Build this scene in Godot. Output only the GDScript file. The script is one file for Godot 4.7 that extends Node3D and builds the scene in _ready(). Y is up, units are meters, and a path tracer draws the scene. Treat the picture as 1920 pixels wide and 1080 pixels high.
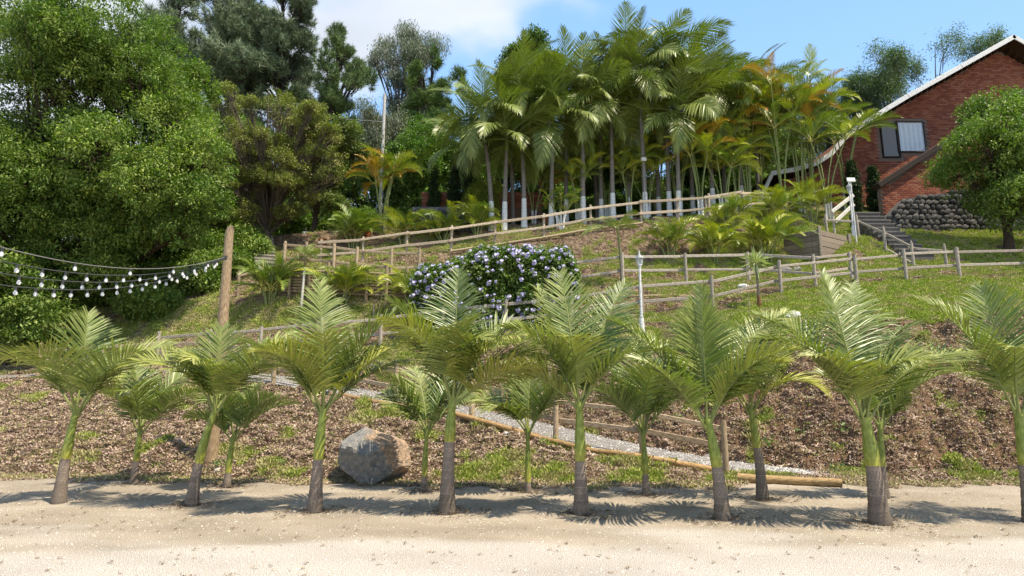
extends Node3D

# ---------------------------------------------------------------- mesh buffer
class Buf:
	var v := PackedVector3Array()
	var n := PackedVector3Array()
	var c := PackedColorArray()
	func tri(a: Vector3, b: Vector3, d: Vector3, na: Vector3, nb: Vector3, nd: Vector3, ca: Color, cb: Color, cd: Color) -> void:
		if (d - a).cross(b - a).dot(na + nb + nd) >= 0.0:
			v.append(a); v.append(b); v.append(d)
			n.append(na); n.append(nb); n.append(nd)
			c.append(ca); c.append(cb); c.append(cd)
		else:
			v.append(a); v.append(d); v.append(b)
			n.append(na); n.append(nd); n.append(nb)
			c.append(ca); c.append(cd); c.append(cb)
	func flat(a: Vector3, b: Vector3, d: Vector3, col: Color) -> void:
		var m := (d - a).cross(b - a).normalized()
		v.append(a); v.append(b); v.append(d)
		n.append(m); n.append(m); n.append(m)
		c.append(col); c.append(col); c.append(col)
	func quad(a: Vector3, b: Vector3, d: Vector3, e: Vector3, m: Vector3, col: Color) -> void:
		tri(a, b, d, m, m, m, col, col, col)
		tri(a, d, e, m, m, m, col, col, col)
	func quad_flat(a: Vector3, b: Vector3, d: Vector3, e: Vector3, col: Color) -> void:
		flat(a, b, d, col)
		flat(a, d, e, col)
	func tube(pts: Array, radii: Array, sides: int, cols: Array, caps := true, squash := 1.0) -> void:
		var rings := []
		var norms := []
		var prev := Vector3.ZERO
		for i in pts.size():
			var p: Vector3 = pts[i]
			var t: Vector3 = (pts[mini(i + 1, pts.size() - 1)] - pts[maxi(i - 1, 0)]).normalized()
			var s := prev
			if i == 0:
				s = t.cross(Vector3(0, 0, 1) if absf(t.z) < 0.9 else Vector3(1, 0, 0))
			s = (s - t * s.dot(t)).normalized()
			prev = s
			var u := t.cross(s)
			var ring := PackedVector3Array()
			var nn := PackedVector3Array()
			for k in sides:
				var a := TAU * k / sides
				var d := s * cos(a) * squash + u * sin(a)
				ring.append(p + d * float(radii[i]))
				nn.append((s * cos(a) + u * sin(a) * squash).normalized())
			rings.append(ring)
			norms.append(nn)
		for i in pts.size() - 1:
			var c0: Color = cols[mini(i, cols.size() - 1)]
			var c1: Color = cols[mini(i + 1, cols.size() - 1)]
			for k in sides:
				var m := (k + 1) % sides
				tri(rings[i][k], rings[i][m], rings[i + 1][m], norms[i][k], norms[i][m], norms[i + 1][m], c0, c0, c1)
				tri(rings[i][k], rings[i + 1][m], rings[i + 1][k], norms[i][k], norms[i + 1][m], norms[i + 1][k], c0, c1, c1)
		if caps:
			for e in [0, pts.size() - 1]:
				var t2: Vector3 = (pts[0] - pts[1] if e == 0 else pts[e] - pts[e - 1]).normalized()
				var cc: Color = cols[mini(e, cols.size() - 1)]
				for k in range(1, sides - 1):
					tri(rings[e][0], rings[e][k], rings[e][k + 1], t2, t2, t2, cc, cc, cc)
	# box with chamfered long edges; x axis of the basis runs along the length
	func box(at: Vector3, half: Vector3, bs := Basis(), col := Color.WHITE, ch := 0.0) -> void:
		var ring := []
		if ch > 0.0:
			ring = [Vector2(half.y, half.z - ch), Vector2(half.y - ch, half.z), Vector2(-half.y + ch, half.z), Vector2(-half.y, half.z - ch), Vector2(-half.y, -half.z + ch), Vector2(-half.y + ch, -half.z), Vector2(half.y - ch, -half.z), Vector2(half.y, -half.z + ch)]
		else:
			ring = [Vector2(half.y, half.z), Vector2(-half.y, half.z), Vector2(-half.y, -half.z), Vector2(half.y, -half.z)]
		var ct := ring.size()
		for k in ct:
			var p: Vector2 = ring[k]
			var q: Vector2 = ring[(k + 1) % ct]
			var mid := (p + q) * 0.5
			var e := (q - p).normalized()
			var nn := Vector2(-e.y, e.x)
			if nn.dot(mid) < 0:
				nn = -nn
			var m := bs * Vector3(0, nn.x, nn.y)
			quad(at + bs * Vector3(-half.x, p.x, p.y), at + bs * Vector3(half.x, p.x, p.y), at + bs * Vector3(half.x, q.x, q.y), at + bs * Vector3(-half.x, q.x, q.y), m.normalized(), col)
		for s in [-1.0, 1.0]:
			var m2: Vector3 = (bs * Vector3(s, 0, 0)).normalized()
			for k in range(1, ct - 1):
				tri(at + bs * Vector3(s * half.x, ring[0].x, ring[0].y), at + bs * Vector3(s * half.x, ring[k].x, ring[k].y), at + bs * Vector3(s * half.x, ring[k + 1].x, ring[k + 1].y), m2, m2, m2, col, col, col)
	func mesh() -> ArrayMesh:
		var a := []
		a.resize(Mesh.ARRAY_MAX)
		a[Mesh.ARRAY_VERTEX] = v
		a[Mesh.ARRAY_NORMAL] = n
		a[Mesh.ARRAY_COLOR] = c
		var m := ArrayMesh.new()
		m.add_surface_from_arrays(Mesh.PRIMITIVE_TRIANGLES, a)
		return m

# ---------------------------------------------------------------- breaklines of the hillside, near to far (x, height, z)
const LINES := [
	[Vector3(-14.040, 0.000, -13.385), Vector3(-8.079, 0.000, -13.121), Vector3(-3.295, 0.000, -12.388), Vector3(0.402, 0.000, -12.089), Vector3(3.414, 0.000, -12.089), Vector3(4.588, 0.000, -12.544), Vector3(5.595, 0.000, -12.466), Vector3(6.548, 0.000, -12.312), Vector3(7.430, 0.000, -12.089), Vector3(12.930, 0.000, -12.544)],
	[Vector3(-22.583, 2.027, -21.000), Vector3(-14.706, 2.209, -20.000), Vector3(-10.734, 2.308, -19.000), Vector3(-6.574, 1.921, -17.200), Vector3(-2.821, 1.311, -15.200), Vector3(-0.937, 0.999, -14.800), Vector3(0.964, 0.584, -14.000), Vector3(2.703, 0.320, -13.200), Vector3(4.336, 0.094, -12.950), Vector3(6.601, 0.008, -12.800), Vector3(7.670, 0.112, -12.450), Vector3(13.336, 0.162, -12.900)],
	[Vector3(-23.679, 2.159, -22.000), Vector3(-15.160, 2.332, -20.600), Vector3(-11.140, 2.434, -19.700), Vector3(-7.014, 2.220, -18.300), Vector3(-3.074, 1.644, -16.500), Vector3(-1.024, 1.320, -16.100), Vector3(1.065, 0.886, -15.400), Vector3(3.000, 0.469, -14.600), Vector3(4.702, 0.197, -14.000), Vector3(6.031, 0.084, -13.400), Vector3(6.924, 0.025, -13.000), Vector3(7.620, 0.466, -13.000), Vector3(8.391, 0.939, -13.100), Vector3(14.497, 1.303, -13.800)],
	[Vector3(-24.555, 2.256, -22.800), Vector3(-15.609, 2.408, -21.200), Vector3(-11.427, 2.507, -20.200), Vector3(-7.376, 2.511, -19.200), Vector3(-3.414, 2.355, -18.200), Vector3(-0.916, 2.414, -17.800), Vector3(1.230, 2.401, -17.500), Vector3(3.512, 2.785, -17.000), Vector3(7.419, 3.176, -16.500), Vector3(10.928, 3.668, -17.000), Vector3(19.424, 3.979, -18.000)],
	[Vector3(-25.435, 2.379, -23.600), Vector3(-16.134, 2.509, -21.900), Vector3(-11.723, 2.653, -20.700), Vector3(-8.132, 2.822, -20.000), Vector3(-4.175, 3.168, -19.600), Vector3(-0.204, 3.592, -19.600), Vector3(1.905, 3.847, -19.600), Vector3(6.442, 4.397, -19.600), Vector3(9.017, 4.980, -20.400), Vector3(11.891, 5.453, -21.000), Vector3(13.788, 5.622, -21.200), Vector3(24.012, 5.971, -22.000)],
	[Vector3(-26.572, 2.726, -24.600), Vector3(-16.982, 2.848, -23.000), Vector3(-12.439, 3.088, -21.900), Vector3(-8.654, 3.387, -21.200), Vector3(-4.444, 3.623, -20.800), Vector3(-0.217, 4.094, -20.800), Vector3(2.018, 4.335, -20.700), Vector3(6.822, 4.882, -20.700), Vector3(9.383, 5.282, -21.200), Vector3(12.122, 5.564, -21.400), Vector3(14.054, 5.756, -21.600), Vector3(24.460, 6.111, -22.400)],
	[Vector3(-28.509, 5.036, -26.000), Vector3(-16.547, 5.013, -25.000), Vector3(-10.608, 5.332, -23.800), Vector3(-8.607, 5.560, -23.400), Vector3(-4.049, 5.144, -22.600), Vector3(0.776, 5.120, -22.200), Vector3(4.089, 5.787, -22.600), Vector3(8.910, 5.824, -22.800), Vector3(11.149, 5.572, -22.300), Vector3(12.694, 5.810, -22.400), Vector3(14.923, 6.211, -22.900), Vector3(26.275, 6.800, -24.000)],
	[Vector3(-28.509, 5.086, -26.120), Vector3(-16.547, 5.063, -25.120), Vector3(-10.608, 5.382, -23.920), Vector3(-8.750, 5.593, -23.549), Vector3(-8.607, 5.610, -23.520), Vector3(-8.450, 6.445, -23.492), Vector3(-4.049, 6.044, -22.720), Vector3(-3.500, 6.041, -22.674), Vector3(-2.900, 5.188, -22.625), Vector3(0.776, 5.170, -22.320), Vector3(4.089, 5.837, -22.720), Vector3(8.910, 5.874, -22.920), Vector3(11.149, 5.622, -22.420), Vector3(12.694, 5.860, -22.520), Vector3(14.923, 6.261, -23.020), Vector3(26.275, 6.850, -24.120)],
	[Vector3(-31.536, 6.879, -28.500), Vector3(-18.702, 6.912, -28.000), Vector3(-12.306, 7.117, -27.400), Vector3(-9.930, 7.286, -26.800), Vector3(-6.581, 7.484, -26.600), Vector3(-2.707, 7.990, -26.800), Vector3(1.452, 8.780, -27.200), Vector3(6.034, 9.527, -27.800), Vector3(11.119, 10.190, -28.200), Vector3(12.896, 10.295, -28.200), Vector3(13.995, 8.565, -26.200), Vector3(15.849, 8.444, -26.200), Vector3(17.092, 8.178, -26.000), Vector3(29.214, 8.426, -26.500)],
	[Vector3(-36.966, 10.100, -33.000), Vector3(-21.605, 9.696, -32.000), Vector3(-14.056, 9.585, -31.000), Vector3(-6.640, 10.297, -31.000), Vector3(-0.553, 10.297, -31.000), Vector3(7.047, 10.932, -31.500), Vector3(11.117, 11.346, -31.800), Vector3(15.518, 11.766, -32.000), Vector3(21.266, 11.766, -32.000), Vector3(36.191, 11.924, -32.500)],
	[Vector3(-49.904, 11.700, -44.000), Vector3(-29.166, 11.296, -43.000), Vector3(-18.975, 11.185, -42.000), Vector3(-8.964, 11.897, -42.000), Vector3(-0.747, 11.897, -42.000), Vector3(9.513, 12.532, -42.500), Vector3(15.008, 12.946, -42.800), Vector3(20.950, 13.366, -43.000), Vector3(28.709, 13.366, -43.000), Vector3(48.858, 13.524, -43.500)],
	[Vector3(-88.719, 16.600, -79.000), Vector3(-51.851, 16.196, -78.000), Vector3(-33.734, 16.085, -77.000), Vector3(-15.936, 16.797, -77.000), Vector3(-1.328, 16.797, -77.000), Vector3(16.912, 17.432, -77.500), Vector3(26.680, 17.846, -77.800), Vector3(37.244, 18.266, -78.000), Vector3(51.038, 18.266, -78.000), Vector3(86.859, 18.424, -78.500)]
]
const GX0 := -60.0
const GZ0 := -11.0
const GS := 0.1
const GNX := 1201
const GNZ := 700
var hg := PackedFloat32Array()
var bg := PackedByteArray()
var fg := PackedByteArray()
var rough := FastNoiseLite.new()
var clod := FastNoiseLite.new()
var patch := FastNoiseLite.new()
var M := {}
var taken := {}
var rng := RandomNumberGenerator.new()

func rf(a: float, b: float) -> float:
	return rng.randf_range(a, b)

func line_at(l: Array, x: float) -> Vector2:
	if x <= l[0].x:
		return Vector2(l[0].z, l[0].y)
	for i in l.size() - 1:
		if x <= l[i + 1].x:
			var t: float = (x - l[i].x) / maxf(1e-4, l[i + 1].x - l[i].x)
			return Vector2(lerpf(l[i].z, l[i + 1].z, t), lerpf(l[i].y, l[i + 1].y, t))
	return Vector2(l[-1].z, l[-1].y)

func make_heights() -> void:
	rough.seed = 5; rough.frequency = 0.35; rough.fractal_octaves = 3
	clod.seed = 9; clod.frequency = 2.2; clod.fractal_octaves = 3
	patch.seed = 21; patch.frequency = 0.55; patch.fractal_octaves = 4
	hg.resize(GNX * GNZ)
	bg.resize(GNX * GNZ)
	fg.resize(GNX * GNZ)
	for i in GNX:
		var x := GX0 + i * GS
		var pr := PackedVector2Array()
		for l in LINES:
			pr.append(line_at(l, x))
		var k := 0
		for j in GNZ:
			var z := GZ0 - j * GS
			while k < pr.size() and z < pr[k].x:
				k += 1
			var h := 0.0
			if k == 0:
				h = -0.25
			elif k >= pr.size():
				h = pr[-1].y
			else:
				var t := (pr[k - 1].x - z) / maxf(1e-4, pr[k - 1].x - pr[k].x)
				fg[j * GNX + i] = clampi(int(t * 255.0), 0, 255)
				if k == 6 or k == 8 or k == 9:
					t = pow(t, 1.4)
				h = lerpf(pr[k - 1].y, pr[k].y, t)
			hg[j * GNX + i] = h
			bg[j * GNX + i] = 3 if k == 2 and x > 6.2 else k

func hraw(x: float, z: float) -> float:
	var fx := clampf((x - GX0) / GS, 0.0, GNX - 1.001)
	var fz := clampf((GZ0 - z) / GS, 0.0, GNZ - 1.001)
	var i := int(fx)
	var j := int(fz)
	var u := fx - i
	var w := fz - j
	var o := j * GNX + i
	return lerpf(lerpf(hg[o], hg[o + 1], u), lerpf(hg[o + GNX], hg[o + GNX + 1], u), w)

func band(x: float, z: float) -> int:
	var i := clampi(roundi((x - GX0) / GS), 0, GNX - 1)
	var j := clampi(roundi((GZ0 - z) / GS), 0, GNZ - 1)
	return bg[j * GNX + i]

func frac(x: float, z: float) -> float:
	var i := clampi(roundi((x - GX0) / GS), 0, GNX - 1)
	var j := clampi(roundi((GZ0 - z) / GS), 0, GNZ - 1)
	return fg[j * GNX + i] / 255.0

func bumps(x: float, z: float, b: int) -> float:
	if b == 0 or b == 2:
		return 0.0
	if b == 3:
		return clod.get_noise_2d(x, z) * 0.2 + clod.get_noise_2d(x * 0.35 + 9.0, z * 0.35) * 0.5 * smoothstep(2.0, 5.0, x) + rough.get_noise_2d(x, z) * 0.12
	return clod.get_noise_2d(x, z) * (0.22 if b == 1 else 0.09) + rough.get_noise_2d(x, z) * 0.10

func hgt(x: float, z: float) -> float:
	var b := band(x, z)
	if b == 0:
		return 0.0
	return maxf(0.0, hraw(x, z) + bumps(x, z, b) * smoothstep(0.0, 0.4, hraw(x, z)))

func on_hill(p: Vector3) -> Vector3:
	return Vector3(p.x, hgt(p.x, p.z), p.z)

# how grassy the hillside is: 0 dry litter and soil, 1 green
func green(x: float, z: float) -> float:
	var g := 0.3
	match band(x, z):
		1: g = 0.14 if x < -1.0 else 0.45
		2: g = 0.0
		3: g = 0.1
		4: g = 0.8 + 0.25 * smoothstep(5.0, 8.0, x) if x > 2.0 else 0.36
		5: g = 0.3
		6: g = 0.25 if frac(x, z) < 0.4 + rough.get_noise_2d(x * 2, z) * 0.3 else 0.8
		7: g = 0.4
		8, 9:
			g = 0.66 if x < 9.0 else 0.9
			if x < 9.0 and frac(x, z) > 0.66 + rough.get_noise_2d(x * 2, z) * 0.35:
				g = 0.1
		10: g = 0.22
	var p := patch.get_noise_2d(x, z) * 1.1 + 0.5
	return clampf(smoothstep(0.0, 0.25, g - p + 0.12), 0.0, 1.0)

# ---------------------------------------------------------------- node helpers
func numbered(called: String) -> String:
	var k: int = taken.get(called, -1) + 1
	taken[called] = k
	return called if k == 0 else "%s_%03d" % [called, k]

func tag(o: Node3D, label := "", category := "", group := "", kind := "") -> Node3D:
	if label: o.set_meta("label", label)
	if category: o.set_meta("category", category)
	if group: o.set_meta("group", group)
	if kind: o.set_meta("kind", kind)
	return o

func thing(called: String, at: Vector3, label: String, category: String, group := "", turn := 0.0) -> Node3D:
	var o := Node3D.new()
	o.name = numbered(called)
	add_child(o)
	o.position = at
	o.rotation.y = turn
	tag(o, label, category, group)
	return o

func part(called: String, m: Mesh, mat: Material, parent: Node, at := Transform3D()) -> MeshInstance3D:
	var o := MeshInstance3D.new()
	o.mesh = m
	o.material_override = mat
	o.name = called if parent != self else numbered(called)
	o.transform = at
	parent.add_child(o, true)
	return o

func many(called: String, m: Mesh, mat: Material, parent: Node, xf: Array, cols: Array) -> MultiMeshInstance3D:
	var mm := MultiMesh.new()
	mm.transform_format = MultiMesh.TRANSFORM_3D
	mm.use_colors = true
	mm.mesh = m
	mm.instance_count = xf.size()
	var b := PackedFloat32Array()
	b.resize(xf.size() * 16)
	for i in xf.size():
		var t: Transform3D = xf[i]
		var c: Color = cols[i]
		var o := i * 16
		b[o] = t.basis.x.x; b[o + 1] = t.basis.y.x; b[o + 2] = t.basis.z.x; b[o + 3] = t.origin.x
		b[o + 4] = t.basis.x.y; b[o + 5] = t.basis.y.y; b[o + 6] = t.basis.z.y; b[o + 7] = t.origin.y
		b[o + 8] = t.basis.x.z; b[o + 9] = t.basis.y.z; b[o + 10] = t.basis.z.z; b[o + 11] = t.origin.z
		b[o + 12] = c.r; b[o + 13] = c.g; b[o + 14] = c.b; b[o + 15] = 1.0
	mm.buffer = b
	var o2 := MultiMeshInstance3D.new()
	o2.multimesh = mm
	o2.material_override = mat
	o2.name = called if parent != self else numbered(called)
	o2.set_meta("kind", "stuff")
	parent.add_child(o2, true)
	return o2

# ---------------------------------------------------------------- textures and materials
func noise_tex(freq: float, lo: Color, hi: Color, sd: int, size := 512, oct := 4, mid = null, contrast := 1.0, cellular := false) -> ImageTexture:
	var f := FastNoiseLite.new()
	f.seed = sd
	f.frequency = freq
	f.fractal_octaves = oct
	if cellular:
		f.noise_type = FastNoiseLite.TYPE_CELLULAR
	var im := f.get_seamless_image(size, size)
	im.convert(Image.FORMAT_L8)
	var d := im.get_data()
	var o := PackedByteArray()
	o.resize(size * size * 3)
	var lut := []
	for i in 256:
		var t := clampf((i / 255.0 - 0.5) * contrast + 0.5, 0.0, 1.0)
		var c: Color = lo.lerp(hi, t)
		if mid != null:
			c = lo.lerp(mid, t * 2.0) if t < 0.5 else (mid as Color).lerp(hi, t * 2.0 - 1.0)
		lut.append([c.r8, c.g8, c.b8])
	for i in d.size():
		var e: Array = lut[d[i]]
		o[i * 3] = e[0]; o[i * 3 + 1] = e[1]; o[i * 3 + 2] = e[2]
	return ImageTexture.create_from_image(Image.create_from_data(size, size, false, Image.FORMAT_RGB8, o))

func srgb(r: float, g: float, b: float) -> Color:
	return Color(r, g, b).linear_to_srgb()

func mat(key: String, col: Color, rgh := 0.8, tex: Texture2D = null, scale := Vector3.ONE, world := false, spec := 0.4) -> StandardMaterial3D:
	var m := StandardMaterial3D.new()
	m.resource_name = key
	m.albedo_color = col
	m.roughness = rgh
	m.metallic_specular = spec
	m.vertex_color_use_as_albedo = true
	m.cull_mode = BaseMaterial3D.CULL_DISABLED
	if tex:
		m.albedo_texture = tex
		m.uv1_triplanar = true
		m.uv1_world_triplanar = world
		m.uv1_scale = scale
	M[key] = m
	return m

func relief(m: StandardMaterial3D, tex: Texture2D, cm: float) -> void:
	m.heightmap_enabled = true
	m.heightmap_texture = tex
	m.heightmap_scale = cm

func make_materials() -> void:
	var w := Color.WHITE
	var grit := noise_tex(0.13, Color(0.56, 0.54, 0.52), Color(1, 1, 1), 3, 1024, 5, null, 2.4)
	var sand := mat("sand", w, 0.95, grit, Vector3.ONE * 0.55, true, 0.2)
	relief(sand, grit, 0.9)
	var dirt := noise_tex(0.06, Color(0.45, 0.42, 0.40), Color(1, 1, 1), 4, 1024, 6, null, 1.7)
	var hill := mat("hill", w, 0.95, dirt, Vector3.ONE * 0.5, true, 0.2)
	relief(hill, dirt, 3.0)
	var cells := noise_tex(0.09, Color(0.45, 0.45, 0.46), Color(1.0, 0.99, 0.97), 8, 512, 2, null, 1.4, true)
	var gravel := mat("gravel", w, 0.95, cells, Vector3.ONE * 0.9, true, 0.2)
	relief(gravel, cells, 2.0)
	mat("stone_bits", w, 0.9, null, Vector3.ONE, false, 0.2)
	mat("litter", w, 0.9, null, Vector3.ONE, false, 0.15)
	var gr := mat("grass", w, 0.6, null, Vector3.ONE, false, 0.3)
	gr.backlight_enabled = true
	gr.backlight = Color(0.5, 0.6, 0.2)
	for e in [["leaf", 0.5, 0.35, Color(0.65, 0.8, 0.25)], ["frond", 0.4, 0.5, Color(0.55, 0.64, 0.2)], ["needle", 0.6, 0.3, Color(0.2, 0.25, 0.1)], ["petal", 0.6, 0.3, Color(0.5, 0.5, 0.6)]]:
		var f := mat(e[0], w, e[1], null, Vector3.ONE, false, e[2])
		f.backlight_enabled = true
		f.backlight = e[3]
	var grain := noise_tex(0.05, Color(0.52, 0.46, 0.40), Color(1, 1, 1), 12, 512, 5, Color(0.86, 0.83, 0.79), 1.5)
	for e in [["wood_x", Vector3(0.25, 4, 4)], ["wood_y", Vector3(4, 0.25, 4)]]:
		var k := mat(e[0], w, 0.85, grain, e[1], false, 0.2)
		relief(k, grain, 0.1)
	var bark := noise_tex(0.05, Color(0.3, 0.28, 0.27), Color(1, 1, 1), 14, 512, 5, null, 1.8)
	var bk := mat("bark", w, 0.9, bark, Vector3(4, 1.2, 4), true, 0.2)
	relief(bk, bark, 1.5)
	var skin := noise_tex(0.03, Color(0.62, 0.6, 0.58), Color(1, 1, 1), 15, 512, 5, null, 1.7)
	var tr := mat("palm_trunk", w, 0.85, skin, Vector3(3, 5, 3), true, 0.2)
	relief(tr, skin, 0.4)
	mat("palm_shaft", w, 0.4, noise_tex(0.02, Color(0.72, 0.74, 0.6), Color(1, 1, 1), 16, 256, 4, null, 1.5), Vector3(5, 1.5, 5), true, 0.4)
	var rk := noise_tex(0.02, Color(0.55, 0.56, 0.57), Color(0.80, 0.76, 0.70), 17, 512, 6, Color(0.68, 0.67, 0.65), 1.8)
	var rock := mat("rock", w, 0.85, rk, Vector3.ONE * 0.7, false, 0.3)
	relief(rock, noise_tex(0.05, Color.BLACK, w, 18, 512, 6), 2.5)
	var st := mat("stone", w, 0.9, noise_tex(0.05, Color(0.5, 0.5, 0.5), w, 19, 512, 5, null, 1.5), Vector3.ONE * 1.5, true, 0.2)
	relief(st, noise_tex(0.05, Color.BLACK, w, 19, 512, 5), 1.5)
	var bkt := noise_tex(0.09, Color(0.66, 0.62, 0.60), w, 22, 256, 4, null, 1.4)
	var br := mat("brick", w, 0.9, bkt, Vector3.ONE * 2.0, true, 0.2)
	relief(br, bkt, 0.4)
	mat("paint", w, 0.5, noise_tex(0.03, Color(0.8, 0.79, 0.76), w, 23, 256, 4, null, 1.5), Vector3.ONE * 1.3, true, 0.4)
	mat("whitewash", w, 0.9, noise_tex(0.06, Color(0.84, 0.83, 0.8), w, 24, 256, 5, null, 1.6), Vector3(3, 1.5, 3), true, 0.2)
	mat("terracotta", w, 0.85, bkt, Vector3.ONE * 3.0, true, 0.2)
	mat("plastic", w, 0.4)
	mat("dark_wood", w, 0.7, grain, Vector3(1, 5, 5), true, 0.3)
	var gl := StandardMaterial3D.new()
	gl.albedo_color = Color(0.9, 0.93, 0.95, 0.22)
	gl.transparency = BaseMaterial3D.TRANSPARENCY_ALPHA
	gl.roughness = 0.06
	M["glass"] = gl
	var wp := StandardMaterial3D.new()
	wp.albedo_color = Color(0.16, 0.18, 0.2)
	wp.roughness = 0.06
	wp.metallic_specular = 0.7
	M["window_glass"] = wp
	var bulb := StandardMaterial3D.new()
	bulb.albedo_color = Color(0.80, 0.80, 0.79)
	bulb.roughness = 0.12
	bulb.metallic_specular = 0.6
	M["bulb"] = bulb

# ---------------------------------------------------------------- palms
# one feather leaf: stalk along +x from the origin, rising at el degrees and bending down by droop
func frond_mesh(p: Dictionary) -> ArrayMesh:
	var b := Buf.new()
	var L: float = p.len
	var el := deg_to_rad(p.el)
	var droop := deg_to_rad(p.droop)
	var bend := deg_to_rad(p.get("bend", 0.0))
	var roll := deg_to_rad(p.get("roll", 0.0))
	var pairs: int = p.pairs
	var ll: float = p.leaf
	var lw: float = p.wide
	var pet: float = p.get("stalk", 0.14)
	var ca: Color = p.a
	var cb: Color = p.b
	var spread: float = p.get("spread", 62.0)
	var fold: float = p.get("fold", 18.0)
	var sag: float = p.get("sag", 0.22)
	var ridge: bool = p.get("ridge", false)
	var rr: float = p.get("thick", 0.012)
	var stem: Color = p.get("stem", Color(0.22, 0.27, 0.07))
	var bow: float = p.get("bow", 1.5)
	var N := 14
	var pts := []
	var fw := []
	var sd := []
	var up := []
	var rad := []
	var at := Vector3.ZERO
	for i in N + 1:
		var t := float(i) / N
		var th := el - droop * pow(t, bow)
		var ph := bend * t * t
		var f := Vector3(cos(th) * cos(ph), sin(th), cos(th) * sin(ph))
		var s0 := Vector3(-sin(ph), 0, cos(ph))
		var u0 := s0.cross(f).normalized()
		var ro := roll * smoothstep(0.0, 0.6, t)
		pts.append(at)
		fw.append(f)
		sd.append(s0 * cos(ro) + u0 * sin(ro))
		up.append(u0 * cos(ro) - s0 * sin(ro))
		rad.append(rr * lerpf(1.0, 0.16, t) * (1.5 if i == 0 else 1.0))
		at += f * L / N
	b.tube(pts, rad, 5, [stem], false)
	for i in pairs:
		var t := lerpf(pet, 0.985, (i + rf(-0.25, 0.25)) / pairs)
		t = clampf(t, pet, 0.99)
		var k := t * N
		var i0 := mini(int(k), N - 1)
		var w := k - i0
		var base: Vector3 = pts[i0].lerp(pts[i0 + 1], w)
		var f: Vector3 = fw[i0].lerp(fw[i0 + 1], w).normalized()
		var s: Vector3 = sd[i0].lerp(sd[i0 + 1], w).normalized()
		var u: Vector3 = up[i0].lerp(up[i0 + 1], w).normalized()
		var q := (t - pet) / (1.0 - pet)
		var ln := ll * (0.5 + 0.5 * sin(PI * clampf(q * 0.95 + 0.14, 0.0, 1.0))) * (1.0 - 0.52 * q * q)
		for side in [-1.0, 1.0]:
			var a := deg_to_rad(lerpf(spread, p.get("end", 20.0), pow(q, 1.3)) + rf(-5, 5))
			var fo := deg_to_rad(fold + rf(-9, 9))
			var d: Vector3 = (f * cos(a) + (s * side * cos(fo) + u * sin(fo)) * sin(a)).normalized()
			var wd: Vector3 = (f - d * f.dot(d)).normalized()
			var nm := d.cross(wd).normalized()
			if nm.dot(u) < 0:
				nm = -nm
			var tw := rf(-0.35, 0.35)
			wd = (wd * cos(tw) + nm * sin(tw)).normalized()
			var l2 := ln * rf(0.9, 1.06)
			var g := sag * l2 * rf(0.6, 1.5)
			var col := ca.lerp(cb, clampf(rf(-0.1, 0.55) + 0.45 * q, 0.0, 1.0)) * rf(0.82, 1.12)
			var tip := col.lerp(cb, 0.5)
			if rng.randf() < 0.09:
				tip = Color(0.38, 0.29, 0.13)
			var hw := lw * 0.5 * (1.0 - 0.35 * q)
			var ts := [0.0, 0.3, 0.7, 1.0]
			var ws := [0.45, 1.0, 0.72, 0.06]
			var pl := []
			var pm := []
			var pr := []
			for j in 4:
				var x: float = ts[j]
				var c := base + d * l2 * x * (1.0 - 0.1 * x * sag) + Vector3(0, -g * x * x, 0)
				pl.append(c - wd * hw * ws[j])
				pr.append(c + wd * hw * ws[j])
				pm.append(c - nm * hw * ws[j] * 0.35)
			for j in 3:
				var c1: Color = col if j < 2 else col.lerp(tip, 0.5)
				if ridge:
					b.quad_flat(pl[j], pm[j], pm[j + 1], pl[j + 1], c1)
					b.quad_flat(pm[j], pr[j], pr[j + 1], pm[j + 1], c1)
				else:
					b.quad_flat(pl[j], pr[j], pr[j + 1], pl[j + 1], c1)
	return b.mesh()

# ringed stem from the ground up: heights in metres, each ring a real groove
func ringed(h0: float, h1: float, r0: float, r1: float, lean: Vector2, step: float, ca: Color, cb: Color, flare := 0.0, total := 0.0) -> Buf:
	var b := Buf.new()
	var pts := []
	var rad := []
	var cols := []
	var y := h0
	var H := total if total > 0.0 else h1
	while y < h1 - 0.001:
		var y2 := minf(h1, y + step * rf(0.8, 1.25))
		for e in [[y, 0.95, 1.3], [y + 0.12 * (y2 - y), 1.03, 1.0], [y + 0.88 * (y2 - y), 1.0, 0.95]]:
			var t: float = (e[0] - h0) / (h1 - h0)
			var q: float = e[0] / H
			pts.append(Vector3(lean.x * q * q, e[0], lean.y * q * q))
			rad.append(lerpf(r0, r1, t) * e[1] * (1.0 + flare * pow(1.0 - t, 4.0)))
			cols.append(ca.lerp(cb, clampf(t + rf(-0.3, 0.3), 0.0, 1.0)) * e[2])
		y = y2
	var qq := h1 / H
	pts.append(Vector3(lean.x * qq * qq, h1, lean.y * qq * qq))
	rad.append(r1)
	cols.append(cb)
	b.tube(pts, rad, 14, cols)
	return b

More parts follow.
